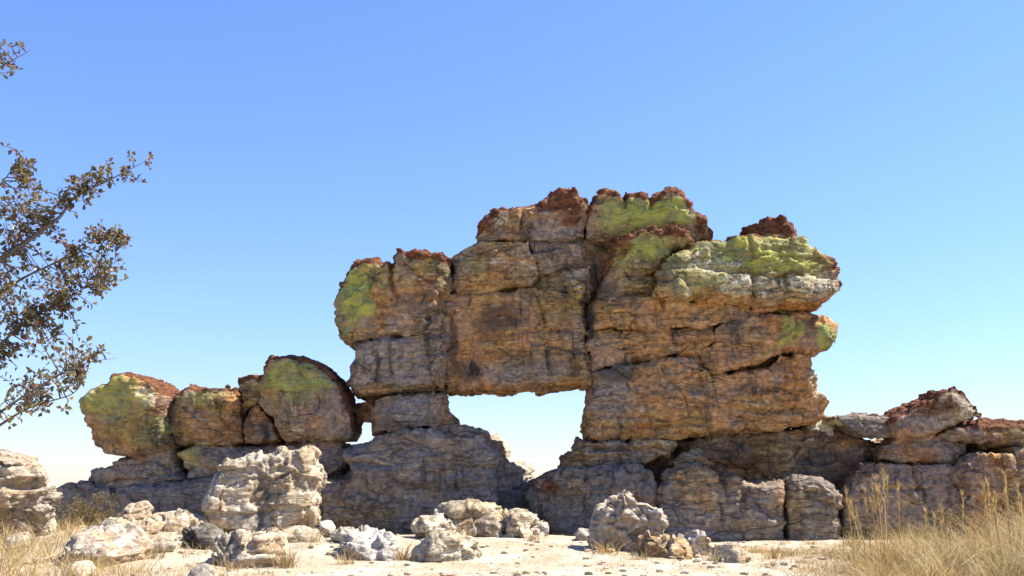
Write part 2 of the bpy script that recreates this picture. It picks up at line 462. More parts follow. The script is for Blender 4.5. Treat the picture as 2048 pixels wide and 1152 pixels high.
# fissures in the faces: points in layout units, half width and depth in metres
FISSURES = [
    ([(786, 533), (783, 560), (789, 580), (800, 600)], 0.035, 0.12), ([(800, 530), (840, 560), (870, 575), (892, 600)], 0.03, 0.07), ([(783, 690), (783, 720), (786, 748)], 0.025, 0.09),
    ([(756, 700), (760, 730), (754, 750)], 0.02, 0.05), ([(790, 718), (840, 716), (888, 706)], 0.02, 0.05), ([(800, 740), (850, 728), (888, 724)], 0.018, 0.04),
    ([(1046, 425), (1043, 455), (1048, 483)], 0.03, 0.07), ([(1246, 392), (1247, 420)], 0.03, 0.08), ([(1298, 398), (1300, 425)], 0.03, 0.08),
    ([(1070, 585), (1080, 620), (1090, 655)], 0.02, 0.05), ([(1100, 630), (1115, 660), (1124, 690)], 0.018, 0.04), ([(960, 680), (1040, 668), (1100, 662), (1160, 665)], 0.02, 0.04),
    ([(920, 710), (1000, 700), (1080, 705)], 0.02, 0.03), ([(1140, 720), (1160, 740), (1150, 760)], 0.02, 0.04), ([(890, 600), (935, 620), (980, 610)], 0.02, 0.03),
    ([(1500, 560), (1503, 600), (1498, 618)], 0.035, 0.12), ([(1566, 555), (1564, 600)], 0.03, 0.09), ([(1495, 480), (1500, 520)], 0.03, 0.07), ([(1390, 540), (1460, 545), (1530, 560), (1600, 556)], 0.03, 0.07),
    ([(1430, 580), (1500, 590), (1560, 585), (1640, 590)], 0.02, 0.04), ([(1585, 640), (1583, 680)], 0.025, 0.06), ([(1340, 660), (1350, 700)], 0.02, 0.05), ([(1390, 665), (1388, 700)], 0.02, 0.05),
    ([(1480, 665), (1540, 668), (1570, 655)], 0.02, 0.04), ([(1240, 700), (1300, 690), (1380, 694)], 0.02, 0.04),
    ([(1320, 730), (1330, 760), (1366, 790), (1372, 830)], 0.025, 0.07), ([(1400, 715), (1395, 750), (1402, 780)], 0.025, 0.06), ([(1280, 800), (1300, 850)], 0.02, 0.05), ([(1460, 822), (1520, 826), (1580, 820)], 0.02, 0.05),
    ([(1584, 730), (1586, 800), (1580, 845)], 0.02, 0.04), ([(1200, 850), (1300, 855), (1400, 850)], 0.03, 0.06), ([(1180, 830), (1260, 835), (1330, 842)], 0.02, 0.04), ([(1190, 898), (1260, 902), (1330, 896)], 0.03, 0.09),
    ([(1170, 915), (1240, 912), (1300, 905)], 0.02, 0.06), ([(910, 940), (960, 935), (1000, 938)], 0.025, 0.05), ([(900, 975), (950, 978), (990, 972)], 0.025, 0.05), ([(700, 930), (740, 925), (780, 935)], 0.03, 0.06),
    ([(270, 930), (320, 920), (350, 940)], 0.025, 0.06), ([(430, 950), (520, 945), (600, 955)], 0.02, 0.04), ([(440, 800), (450, 840), (470, 870)], 0.02, 0.05), ([(380, 940), (300, 960), (200, 968)], 0.03, 0.06),
    ([(1340, 1000), (1420, 1010), (1480, 1000)], 0.02, 0.04), ([(1440, 955), (1450, 1000)], 0.025, 0.06), ([(1600, 975), (1615, 1000), (1640, 1005)], 0.02, 0.05), ([(1760, 980), (1850, 975)], 0.03, 0.06),
    ([(1820, 935), (1824, 975)], 0.03, 0.07), ([(1120, 990), (1200, 985), (1280, 1000)], 0.02, 0.04),
    ([(180, 860), (260, 850), (330, 858)], 0.02, 0.025), ([(190, 835), (270, 826), (330, 835)], 0.018, 0.02),
]


def seg_dist(px, pz, poly, closed=True):
    d = np.full(len(px), 1e9)
    n = len(poly)
    for k in range(n if closed else n - 1):
        ax, az = poly[k]; bx, bz = poly[(k + 1) % n]
        ex, ez = bx - ax, bz - az
        L = ex * ex + ez * ez + 1e-12
        t = np.clip(((px - ax) * ex + (pz - az) * ez) / L, 0, 1)
        d = np.minimum(d, (px - ax - t * ex) ** 2 + (pz - az - t * ez) ** 2)
    return np.sqrt(d)


def roughen(poly, step, amp):
    out = []
    n = len(poly)
    for k in range(n):
        a, b = np.array(poly[k]), np.array(poly[(k + 1) % n])
        L = np.linalg.norm(b - a)
        m = max(1, int(L / step))
        nx = np.array((-(b - a)[1], (b - a)[0])) / max(L, 1e-6)
        for j in range(m):
            t = j / m
            out.append(a + (b - a) * t + (nx * rng.normal() * amp if j else 0))
    return np.array(out)


def prism_remesh(poly, y0, y1, vox):
    bm = bmesh.new()
    f = [bm.verts.new((x, y0, z)) for x, z in poly]
    b = [bm.verts.new((x, y1, z)) for x, z in poly]
    n = len(poly)
    bm.faces.new(f)
    bm.faces.new(b[::-1])
    for k in range(n):
        bm.faces.new((f[k], b[k], b[(k + 1) % n], f[(k + 1) % n]))
    bmesh.ops.recalc_face_normals(bm, faces=bm.faces)
    bmesh.ops.triangulate(bm, faces=[fc for fc in bm.faces if len(fc.verts) > 4])
    me = bpy.data.meshes.new('temporary')
    bm.to_mesh(me); bm.free()
    o = bpy.data.objects.new('temporary', me)
    COL.objects.link(o)
    md = o.modifiers.new('remesh', 'REMESH')
    md.mode = 'VOXEL'
    md.voxel_size = vox
    dg = bpy.context.evaluated_depsgraph_get()
    new = bpy.data.meshes.new_from_object(o.evaluated_get(dg), depsgraph=dg)
    bpy.data.objects.remove(o)
    bpy.data.meshes.remove(me)
    return new


def smooth(co, ed, it, lam=0.5):
    n = len(co)
    deg = np.bincount(ed.ravel(), minlength=n)[:, None]
    for _ in range(it):
        acc = np.stack([np.bincount(ed[:, 0], co[ed[:, 1], k], n) + np.bincount(ed[:, 1], co[ed[:, 0], k], n) for k in range(3)], 1)
        co = co + lam * (acc / np.maximum(deg, 1) - co)
    return co


def rock(name, poly_px, Yf, T, parent=None, mat=None, bulge=0.16, R=0.28, vox=0.024, tilt=(0, -0.06), amp=0.68, strata=1.0, pits=0.3,
         facets=1.0, crust=0.0, lichen=0.0, pale=0.0, dark=0.0, grey=0.0, warm=0.0, painted=True, grow=-0.002, edge=0.7, loc=None, knob=0.0, joint=0.22, cuts=6, cut_depth=0.07):
    """a block of stone: real outline, real thickness, weathered relief all round"""
    pw = [P(x, y, Yf)[[0, 2]] for x, y in poly_px]
    poly = roughen(pw, 0.09, 0.012)
    xc, zc = poly.mean(0)
    zt, zb = poly[:, 1].max(), poly[:, 1].min()
    me = prism_remesh(poly, Yf, Yf + T, vox)
    n = len(me.vertices)
    co = np.empty(n * 3, dtype=np.float32); me.vertices.foreach_get('co', co)
    co = co.reshape(-1, 3).astype(np.float64)
    ed = np.empty(len(me.edges) * 2, dtype=np.int32); me.edges.foreach_get('vertices', ed)
    ed = ed.reshape(-1, 2)
    x, z = co[:, 0].copy(), co[:, 2].copy()
    d = seg_dist(x, z, poly)
    t = np.clip(d / (0.45 * R) * (1 + 0.5 * perlin(np.stack([x * 2.1, x * 0 + 5, z * 2.1], 1))), 0, 1)
    w = 0.80 * np.sqrt(t * (2 - t)) + 0.20 * np.clip(d / (1.7 * R), 0, 1)
    fr = np.clip((co[:, 1] - Yf) / T, 0, 1)
    # joints open and close along their length
    gp = perlin(np.stack([x * 1.5, x * 0 + 8.5, z * 1.5], 1)) + 0.5 * perlin(np.stack([x * 4.5, x * 0 + 2.5, z * 4.5], 1))
    gq = joint + (1.17 - joint) * sstep(-0.35, 0.35, gp)
    w = 1 - gq * (1 - w)
    front = Yf - 1.3 * bulge * w + tilt[0] * (x - xc) + tilt[1] * (z - zc)
    back = Yf + T * edge + T * (1 - edge) * w
    back = np.maximum(back, front + 0.1)
    co[:, 1] = front + fr * (back - front)
    co = smooth(co, ed, 1)
    # flat fracture planes shear corners off the block
    for _ in range(cuts):
        nv = np.array((rng.normal() * 0.55, -1.0, rng.normal() * 0.5)) if painted else np.array((rng.normal(), -0.75 - 0.5 * rng.random(), rng.normal() * 0.9))
        nv /= np.linalg.norm(nv)
        pr = co @ nv
        lim = pr.max() - cut_depth * (0.4 + 1.1 * rng.random())
        over = np.maximum(pr - lim, 0)
        co -= nv * (over * 0.92)[:, None]
    me.vertices.foreach_set('co', co.astype(np.float32).ravel())
    me.update()
    nr = np.empty(n * 3, dtype=np.float32); me.vertices.foreach_get('normal', nr)
    nr = nr.reshape(-1, 3).astype(np.float64)
    off = rng.random(3) * 0.0
    p = co + off
    u, v = layout_uv(x, z, Yf)
    # relief
    dsp = fbm(p * 1.3, 2) * 0.065
    warp = fbm(p * 0.9 + 5, 2)
    wz = p[:, 2] + 0.16 * warp + 0.03 * p[:, 0]
    # bedding: each layer stands a little in or out of its neighbours
    for kk, am, lat in ((2.6, 0.042, 0.4), (7.0, 0.020, 0.6), (17.0, 0.010, 1.1)):
        q = wz * kk + 0.35 * perlin(p * (lat * 2.2) + kk)
        li = np.floor(q)
        fr2 = q - li
        lx = np.floor(p[:, 0] * lat + 0.5 * perlin(p * lat + li[:, None] * 0.37)).astype(np.int64)
        r0 = _rand[_hash(li.astype(np.int64), lx, lx * 0 + int(kk))][:, 1]
        r1 = _rand[_hash(li.astype(np.int64) + 1, lx, lx * 0 + int(kk))][:, 1]
        st = r0 + (r1 - r0) * sstep(0.80, 1.0, fr2)
        dsp += strata * am * (st - 0.5) - strata * am * 0.45 * np.exp(-((fr2 - 0.9) / 0.10) ** 2)
    wrp = 0.35 * perlin(p * 2.6 + 21)[:, None]
    f1, f2, cid, slope = worley(np.stack([p[:, 0] * 0.8, p[:, 1] * 0.8, wz * 1.3], 1) + wrp + 7.7, True)
    big_form = facets * slope * 0.085
    f1, f2, cid, slope = worley(np.stack([p[:, 0] * 1.5, p[:, 1] * 1.5, wz * 2.1], 1) + wrp, True)
    dsp += facets * ((cid - 0.5) * 0.03 + slope * 0.075)
    dsp -= facets * 0.016 * np.exp(-((f2 - f1) / 0.05) ** 2)
    f1, f2, cid, slope = worley(np.stack([p[:, 0] * 4.2, p[:, 1] * 4.2, wz * 6.0], 1) + wrp * 1.5, True)
    dsp += facets * ((cid - 0.5) * 0.007 + slope * 0.012)
    cr = perlin(np.stack([p[:, 0] * 1.1, p[:, 1] * 1.1, p[:, 2] * 1.7], 1) + 40)
    dsp -= 0.055 * np.exp(-(cr / 0.022) ** 2) * sstep(-0.1, 0.25, perlin(p * 0.7 + 9))
    dsp -= np.abs(fbm(p * 3.6, 3)) * 0.022 - 0.006
    dsp += fbm(p * 13, 2) * 0.008
    if pits > 0:
        pw2 = p + 0.10 * np.stack([perlin(p * 5), perlin(p * 5 + 31), perlin(p * 5 + 77)], 1)
        g1, g2, gid = worley(np.stack([pw2[:, 0] * 4.6, pw2[:, 1] * 4.6, pw2[:, 2] * 7.0], 1))
        pm = sstep(0.0, 0.28, fbm(p * 1.2 + 70, 2)) if pits < 0.85 else sstep(-0.25, 0.2, fbm(p * 1.6 + 70, 2))
        dsp -= pits * 0.10 * sstep(0.15 + 0.4 * gid, 0.05, g1) * pm * (0.4 + gid)
        dsp -= pits * 0.025 * sstep(-0.02, 0.35, perlin(p * 8.0 + 13)) * pm
    cut = np.zeros(n)
    # knobbly weathered crown
    prof_x = np.linspace(poly[:, 0].min(), poly[:, 0].max(), 120)
    top = np.full(120, zb)
    for k in range(len(poly)):
        a, b = poly[k], poly[(k + 1) % len(poly)]
        lo, hi = min(a[0], b[0]), max(a[0], b[0])
        m = (prof_x >= lo) & (prof_x <= hi)
        if hi - lo > 1e-6 and m.any():
            zz = a[1] + (prof_x[m] - a[0]) / (b[0] - a[0]) * (b[1] - a[1])
            top[m] = np.maximum(top[m], zz)
    below = np.interp(x, prof_x, top) - z
    ma = np.zeros((n, 3)); mb = np.zeros((n, 3))
    ma[:] = (lichen, 0, pale)
    mb[:] = (dark, grey, warm)
    if crust > 0:
        hgt = 1.25 * crust * (0.75 + 1.0 * perlin(np.stack([x * 1.7, x * 0, z * 0 + 3], 1)))
        c = sstep(hgt * 1.35, hgt * 0.55, below)
        ma[:, 1] = np.maximum(ma[:, 1], c)
    if painted:
        un = u + 9 * perlin(p * 3.0 + 3) * 2; vn = v + 9 * perlin(p * 3.0 + 33) * 2
        for kind, cx, cy, rx, ry, s in PATCHES:
            if cx + 1.6 * rx < u.min() or cx - 1.6 * rx > u.max() or cy + 1.6 * ry < v.min() or cy - 1.6 * ry > v.max():
                continue
            k = 1.3 if kind == 'lichen' else 1.0
            e = np.sqrt(((un - cx) / (rx * k)) ** 2 + ((vn - cy) / (ry * k)) ** 2)
            a, i = CH[kind]
            arr = ma if a == 0 else mb
            arr[:, i] = np.maximum(arr[:, i], s * sstep(1.25, 0.55, e))
        px_m = Yf / F_PX
        for pts, hw, dp in FISSURES:
            if max(q[0] for q in pts) < u.min() - 9 or min(q[0] for q in pts) > u.max() + 9:
                continue
            dd = seg_dist(u + 5 * perlin(p * 4 + 11), v + 5 * perlin(p * 4 + 51), pts, False) * px_m
            cut -= 1.25 * dp * np.exp(-(dd / (hw * 1.1)) ** 2) * sstep(0.2, -0.3, nr[:, 1])
    kn = np.maximum(ma[:, 1], knob)
    if kn.max() > 0.05:
        k1, k2, kid = worley(p * (7.0, 7.0, 9.0) + 0.3 * perlin(p * 6)[:, None])
        cut += kn * (0.036 * (kid - 0.45) - 0.03 * np.abs(perlin(p * 9)))
    if ma[:, 2].max() > 0.05:
        cut += ma[:, 2] * 0.03 * fbm(p * 16, 2)
    co = co + nr * (dsp * amp + big_form * max(amp, 0.7) + cut + grow)[:, None]
    if loc is None:
        loc = np.array(parent.location) if parent is not None else np.array((xc, Yf + T * 0.4, zb))
    off = np.array(parent.location) if parent is not None else np.array(loc)
    co -= off
    me.vertices.foreach_set('co', co.astype(np.float32).ravel())
    set_color_attr(me, 'mask_a', np.clip(ma, 0, 1))
    set_color_attr(me, 'mask_b', np.clip(mb, 0, 1))
    me.polygons.foreach_set('use_smooth', np.ones(len(me.polygons), dtype=bool))
    me.update()
    me.name = name
    return link_mesh(name, me, mat or ROCK, parent, (0, 0, 0) if parent is not None else tuple(off))


# ------------------------------------------------------------------ loose boulders: outline, distance, depth, options, label
BOULDERS = [
    # (poly, Y, T, opts, label)
    ([(428, 986), (432, 949), (446, 930), (480, 923), (506, 913), (530, 908), (547, 902), (560, 896), (581, 904), (600, 898), (615, 892), (632, 904), (638, 928), (645, 952), (641, 975), (638, 990), (632, 1031), (625, 1066), (581, 1074), (500, 1076), (440, 1072), (432, 1024)],
     14.6, 0.95, dict(bulge=0.16, R=0.25, tilt=(0.34, 0.10), pits=1.0, amp=0.95, strata=0.5, knob=0.25, warm=0.15, pale=0.3, mat=PALE_ROCK, cuts=6, cut_depth=0.12), 'big upright pitted boulder standing alone before the left wall'),
    ([(-90, 915), (-40, 894), (0, 900), (15, 904), (32, 918), (45, 916), (62, 932), (76, 945), (88, 958), (96, 985), (99, 1014), (96, 1051), (94, 1085), (-90, 1090)],
     12.6, 0.85, dict(bulge=0.2, R=0.3, tilt=(0.3, 0.12), pits=0.8, amp=1.15, strata=1.4, warm=0.1, grey=0.5, mat=MID_ROCK), 'layered sunlit boulder cut by the left edge of the picture'),
    ([(126, 1092), (144, 1068), (191, 1060), (240, 1064), (273, 1077), (297, 1104), (306, 1140), (250, 1152), (205, 1148), (154, 1128)],
     11.6, 0.8, dict(bulge=0.2, R=0.25, tilt=(0.25, 0.9), pits=0.3, facets=1.0), 'broad smooth pale boulder lying at lower left'),
    ([(205, 1070), (215, 1055), (239, 1043), (284, 1043), (306, 1056), (300, 1078), (240, 1082)], 12.9, 0.6, dict(bulge=0.15, R=0.2, tilt=(0.2, 0.7), pits=0.5), 'low whitish stone right behind the broad smooth boulder'),
    ([(243, 1033), (253, 1014), (273, 1007), (284, 1012), (299, 1031), (290, 1052), (250, 1052)], 13.6, 0.45, dict(bulge=0.1, R=0.15, tilt=(0.4, 0.3), pits=0.4, mat=MID_ROCK), 'small peaked stone on top of the left rubble'),
    ([(297, 1033), (312, 1026), (335, 1025), (376, 1036), (405, 1048), (420, 1062), (400, 1072), (342, 1074), (305, 1064)], 13.9, 0.6, dict(bulge=0.14, R=0.18, tilt=(0.3, 0.5), pits=0.6), 'long low stone between the peaked stone and upright boulder'),
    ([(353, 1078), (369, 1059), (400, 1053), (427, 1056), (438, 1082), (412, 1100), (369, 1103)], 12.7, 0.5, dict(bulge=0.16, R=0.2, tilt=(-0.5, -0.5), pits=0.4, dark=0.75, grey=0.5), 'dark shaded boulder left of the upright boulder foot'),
    ([(305, 1085), (340, 1078), (362, 1082), (362, 1106), (330, 1114), (300, 1108)], 12.3, 0.45, dict(bulge=0.1, R=0.15, tilt=(0.1, 0.8), pits=0.3), 'flat pale slab beside the dark shaded boulder'),
    ([(437, 1110), (448, 1080), (478, 1070), (513, 1073), (549, 1077), (574, 1097), (588, 1126), (560, 1142), (478, 1145), (440, 1136)],
     11.7, 0.7, dict(bulge=0.2, R=0.22, tilt=(0.45, 0.5), pits=0.8, amp=1.15), 'angular pale boulder lying in front of the upright boulder'),
    ([(378, 1160), (390, 1146), (403, 1137), (424, 1142), (436, 1162)], 10.6, 0.3, dict(bulge=0.08, R=0.1, tilt=(0, 0.3), grey=0.6, dark=0.3), 'small grey stone at the bottom edge, left half'),
    ([(8, 1088), (18, 1074), (34, 1070), (50, 1080), (52, 1108), (10, 1110)], 11.9, 0.4, dict(bulge=0.1, R=0.12, tilt=(0.2, 0.6)), 'small white topped stone in grass at far left'),
    ([(636, 1062), (640, 1046), (656, 1043), (667, 1058), (664, 1078), (640, 1080)], 14.2, 0.35, dict(bulge=0.1, R=0.12, tilt=(0.2, 0.6)), 'rounded pale stone touching the right foot of upright boulder'),
    ([(662, 1068), (672, 1051), (692, 1046), (706, 1050), (713, 1066), (706, 1086), (668, 1086)], 13.6, 0.4, dict(bulge=0.1, R=0.14, tilt=(0.2, 0.6), pits=0.2), 'whitish rounded stone behind the grey pitted boulder'),
    ([(676, 1088), (684, 1072), (723, 1064), (750, 1066), (778, 1076), (792, 1098), (788, 1124), (734, 1130), (696, 1118)], 12.5, 0.6, dict(bulge=0.16, R=0.2, tilt=(0.25, 0.35), pits=0.8, grey=0.8, amp=0.95), 'grey pitted boulder left of the tuft on the sandy path'),
    ([(832, 1105), (846, 1088), (866, 1076), (909, 1071), (935, 1080), (953, 1090), (964, 1107), (940, 1124), (859, 1130), (832, 1122)], 12.6, 0.6, dict(bulge=0.16, R=0.2, tilt=(0.3, 0.35), pits=0.8, amp=0.9), 'low furrowed boulder at the middle of the sandy path'),
    ([(823, 1052), (841, 1036), (887, 1030), (905, 1042), (912, 1066), (880, 1080), (830, 1078)], 14.8, 0.6, dict(bulge=0.16, R=0.2, tilt=(0.3, 0.4), pits=0.6), 'rounded boulder at left end of the flat rubble heap'),
    ([(878, 1028), (886, 1020), (902, 1012), (940, 1009), (966, 1007), (1002, 1011), (1018, 1026), (1020, 1080), (905, 1082), (895, 1050)], 15.2, 0.8, dict(bulge=0.18, R=0.2, tilt=(0.2, 0.55), pits=0.8, amp=1.05, mat=MID_ROCK), 'largest rough boulder of the heap below the window'),
    ([(1008, 1036), (1022, 1028), (1038, 1026), (1070, 1036), (1090, 1058), (1090, 1080), (1015, 1082)], 15.0, 0.6, dict(bulge=0.16, R=0.18, tilt=(0.25, 0.5), pits=1.0, amp=1.2), 'sloping boulder at right end of the heap below window'),
    ([(1182, 1062), (1189, 1037), (1197, 1015), (1215, 998), (1229, 989), (1254, 983), (1272, 1000), (1300, 1007), (1331, 1022), (1334, 1046), (1322, 1085), (1272, 1096), (1225, 1104), (1178, 1098)],
     13.2, 0.8, dict(bulge=0.2, R=0.22, tilt=(-0.4, 0.08), pits=0.6, amp=1.05, grey=0.3, warm=0.3, pale=0.4, knob=0.12, mat=PALE_ROCK, cut_depth=0.1), 'tall jagged grey boulder right of the sandy path, shaded on its left'),
    ([(1280, 1084), (1300, 1068), (1347, 1068), (1374, 1090), (1378, 1116), (1315, 1126), (1284, 1120)], 12.5, 0.5, dict(bulge=0.14, R=0.16, tilt=(-0.4, 0.0), pits=0.6, warm=0.7, mat=MID_ROCK), 'squat brown boulder in front of the tall angular boulder'),
    ([(1366, 1078), (1380, 1066), (1404, 1061), (1430, 1082), (1426, 1110), (1400, 1118), (1372, 1108)], 12.8, 0.45, dict(bulge=0.12, R=0.16, tilt=(0.2, 0.4), pits=0.5), 'cream boulder right of the squat brown boulder'),
    ([(1430, 1112), (1443, 1093), (1461, 1086), (1490, 1100), (1500, 1120), (1480, 1136), (1434, 1134)], 12.2, 0.45, dict(bulge=0.12, R=0.16, tilt=(0.2, 0.5), pits=0.6, warm=0.4), 'low yellowish stone at the edge of the tall dry grass'),
    ([(1150, 1070), (1160, 1062), (1184, 1064), (1188, 1086), (1152, 1088)], 14.6, 0.3, dict(bulge=0.08, R=0.1, tilt=(0.1, 0.3), grey=0.5), 'small stone behind the tall angular boulder, at the wall foot'),
    ([(120, 1150), (132, 1136), (160, 1132), (184, 1140), (190, 1165), (120, 1165)], 10.4, 0.35, dict(bulge=0.1, R=0.12, tilt=(0.2, 0.6)), 'small pale stone at the bottom edge, lower left corner'),
    ([(56, 1120), (70, 1112), (96, 1112), (104, 1128), (60, 1134)], 11.3, 0.3, dict(bulge=0.08, R=0.1, tilt=(0.2, 0.6)), 'little flat stone in dry grass below the left boulder'),
    ([(540, 1080), (560, 1068), (600, 1064), (640, 1070), (644, 1090), (560, 1096)], 13.6, 0.5, dict(bulge=0.1, R=0.14, tilt=(0.1, 0.9), pits=0.3), 'flat bright slab at the foot of the upright boulder'),
]

# ------------------------------------------------------------------ ground
ctrl = []
for poly, Y, T, o, lab in BOULDERS:
    xs = [q[0] for q in poly]; yb = max(q[1] for q in poly)
    for fx in (0.15, 0.5, 0.85):
        q = P(min(xs) + fx * (max(xs) - min(xs)), yb, Y)
        ctrl.append((q[0], Y + 0.15, q[2] + 0.07, 1.0))
        ctrl.append((q[0], Y - 0.45, q[2] + 0.0, 0.6))
for gx in np.arange(-14, 14.1, 1.0):
    for gy in np.arange(1, 24, 1.0):
        zz = 0.0
        if gy > 15.5:
            zz = 0.04
        if gx < -3.5 and gy > 12:
            zz = 0.12
        if gx > 5 and gy < 14:
            zz = -0.02
        ctrl.append((gx, gy, zz, 0.12))
ctrl = np.array(ctrl)


def ground_z(x, y, detail=True):
    x = np.atleast_1d(np.asarray(x, float)); y = np.atleast_1d(np.asarray(y, float))
    num = np.zeros(len(x)); den = np.full(len(x), 1e-6)
    for cx, cy, cz, w in ctrl:
        k = w * np.exp(-((x - cx) ** 2 + (y - cy) ** 2) / (2 * 0.55 ** 2))
        num += k * cz; den += k
    z = num / den
    if detail:
        p = np.stack([x, y, x * 0], 1)
        near = np.exp(-((x / 60) ** 2 + ((y - 12) / 60) ** 2))
        z = z + (0.035 * fbm(p * 1.1, 3) + 0.012 * fbm(p * 6, 3)) * near
    return z


def spaced(lo, hi, step, far, ratio=1.35):
    core = list(np.arange(lo, hi + 1e-6, step))
    a, s = hi, step
    right = []
    while a < far:
        s *= ratio; a += s; right.append(a)
    b, s = lo, step
    left = []
    while b > -far:
        s *= ratio; b -= s; left.append(b)
    return np.array(left[::-1] + core + right)


def build_ground():
    gx = spaced(-9.5, 9.5, 0.05, 4000)
    gy = spaced(8.4, 18.6, 0.05, 4000)
    X, Y = np.meshgrid(gx, gy)
    x, y = X.ravel(), Y.ravel()
    z = np.zeros(len(x))
    m = (np.abs(x) < 16) & (y > 0) & (y < 26)
    z[m] = ground_z(x[m], y[m])
    nx, ny = len(gx), len(gy)
    idx = np.arange(nx * ny).reshape(ny, nx)
    quads = np.stack([idx[:-1, :-1], idx[:-1, 1:], idx[1:, 1:], idx[1:, :-1]], -1).reshape(-1, 4)
    me = bpy.data.meshes.new('ground')
    me.vertices.add(len(x)); me.vertices.foreach_set('co', np.stack([x, y, z], 1).astype(np.float32).ravel())
    me.loops.add(len(quads) * 4); me.loops.foreach_set('vertex_index', quads.ravel().astype(np.int32))
    me.polygons.add(len(quads)); me.polygons.foreach_set('loop_start', np.arange(0, len(quads) * 4, 4, dtype=np.int32))
    me.polygons.foreach_set('use_smooth', np.ones(len(quads), dtype=bool))
    me.update(calc_edges=True)
    return tag(link_mesh('ground', me, GROUND_M), kind='structure')


build_ground()

# ------------------------------------------------------------------ the cliff
D0 = 17.0
arch = thing('rock_arch', P(1150, 880, D0), 'huge orange brown sandstone arch with a square window through it', 'rock arch')
rock('rock_core', [(722, 565), (800, 535), (985, 505), (1100, 470), (1165, 470), (1190, 500), (1400, 495), (1600, 510), (1640, 560), (1600, 640), (1610, 690), (1590, 730), (1590, 845), (1205, 865), (1212, 762), (1150, 752), (930, 762), (876, 765), (868, 845), (775, 845), (770, 780), (735, 730), (735, 650)], D0 + 0.55, 1.0, arch, vox=0.05, dark=0.3)  # backing slab; shade deep in the cracks is put into its dark tint
rock('pillar_block', [(668, 640), (667, 604), (674, 580), (682, 566), (690, 556), (703, 532), (712, 523), (738, 520), (761, 516), (765, 528), (776, 525), (788, 532), (792, 508), (806, 503), (822, 509), (840, 505), (862, 508), (890, 512), (906, 520), (898, 545), (905, 575), (892, 600), (890, 666), (840, 671), (785, 675), (732, 677), (709, 684), (690, 680), (676, 667)], D0 - 0.05, 1.7, arch, crust=0.16, bulge=0.24, R=0.4)
rock('pillar_block', [(709, 682), (732, 677), (785, 675), (840, 671), (892, 666), (893, 720), (892, 765), (889, 781), (854, 781), (785, 786), (728, 795), (705, 783), (690, 765), (697, 738), (708, 718), (713, 702)], D0, 1.3, arch, bulge=0.16, R=0.25, grey=0.3)
rock('pillar_block', [(748, 799), (787, 787), (837, 782), (887, 781), (894, 797), (900, 822), (912, 836), (913, 848), (880, 855), (823, 861), (759, 869), (744, 867), (739, 851), (745, 826)], D0 + 0.05, 1.1, arch, bulge=0.14, R=0.22, grey=0.4)
rock('wedge_stone', [(705, 812), (712, 803), (730, 799), (750, 800), (748, 832), (738, 844), (714, 843), (704, 828)], D0 + 0.35, 0.4, arch, bulge=0.06, R=0.1, warm=0.5)
rock('lintel', [(880, 598), (905, 588), (960, 590), (1020, 583), (1060, 578), (1130, 588), (1168, 598), (1178, 640), (1178, 690), (1190, 720), (1200, 745), (1196, 769), (1130, 772), (1060, 775), (985, 779), (893, 783), (882, 760), (880, 700)], D0 + 0.22, 1.5, arch, bulge=0.14, R=0.2, warm=0.35, amp=0.5)
rock('rock_block', [(900, 522), (928, 500), (963, 486), (1010, 486), (1056, 486), (1067, 520), (1077, 550), (1062, 574), (1010, 578), (960, 591), (915, 592), (896, 578), (908, 550)], D0 + 0.12, 1.4, arch, bulge=0.2, R=0.3, warm=0.2)
rock('rock_block', [(1054, 486), (1120, 483), (1168, 481), (1174, 510), (1166, 532), (1130, 541), (1100, 549), (1076, 551), (1066, 520)], D0 + 0.2, 1.3, arch, bulge=0.16, R=0.22, grey=0.3)
rock('rock_block', [(1060, 578), (1078, 551), (1128, 540), (1140, 585), (1100, 592)], D0 + 0.26, 1.2, arch, bulge=0.1, R=0.15)
rock('jutting_stone', [(1124, 540), (1150, 536), (1176, 537), (1180, 556), (1192, 580), (1178, 598), (1152, 600), (1134, 580)], D0 - 0.08, 1.0, arch, bulge=0.14, R=0.14, tilt=(0.1, 0.3), pale=0.2)
rock('rock_block', [(1166, 484), (1228, 486), (1224, 515), (1216, 550), (1195, 575), (1178, 555), (1172, 520)], D0 + 0.42, 1.2, arch, bulge=0.12, R=0.2, dark=0.3)
rock('rock_block', [(1222, 513), (1228, 486), (1255, 470), (1285, 457), (1304, 454), (1311, 463), (1345, 462), (1378, 465), (1384, 488), (1345, 512), (1332, 545), (1270, 552), (1216, 562), (1206, 550), (1215, 528)], D0 - 0.1, 1.5, arch, crust=0.17, bulge=0.22, R=0.32)
rock('rock_block', [(1188, 578), (1216, 558), (1270, 548), (1330, 540), (1322, 580), (1290, 602), (1230, 604), (1192, 608)], D0 + 0.05, 1.2, arch, bulge=0.16, R=0.2)
rock('rock_block', [(1305, 575), (1325, 515), (1381, 487), (1430, 476), (1453, 480), (1495, 468), (1560, 470), (1594, 471), (1636, 494), (1663, 520), (1676, 550), (1682, 574), (1675, 590), (1650, 604), (1600, 610), (1520, 614), (1445, 607), (1380, 602), (1310, 600)], D0 - 0.3, 1.9, arch, crust=0.06, bulge=0.24, R=0.55, tilt=(0.05, 0.25), strata=1.7)
rock('cap_knob', [(1493, 448), (1522, 442), (1545, 436), (1576, 435), (1582, 448), (1597, 461), (1600, 486), (1545, 496), (1490, 486), (1500, 464)], D0 - 0.05, 0.9, arch, crust=0.25, bulge=0.1, R=0.14)
rock('rock_block', [(1180, 604), (1230, 598), (1312, 596), (1445, 602), (1500, 611), (1600, 607), (1654, 600), (1640, 612), (1591, 619), (1522, 627), (1484, 639), (1430, 653), (1354, 659), (1270, 661), (1185, 657), (1174, 630)], D0 - 0.14, 1.6, arch, bulge=0.14, R=0.22, warm=0.5, strata=0.6)
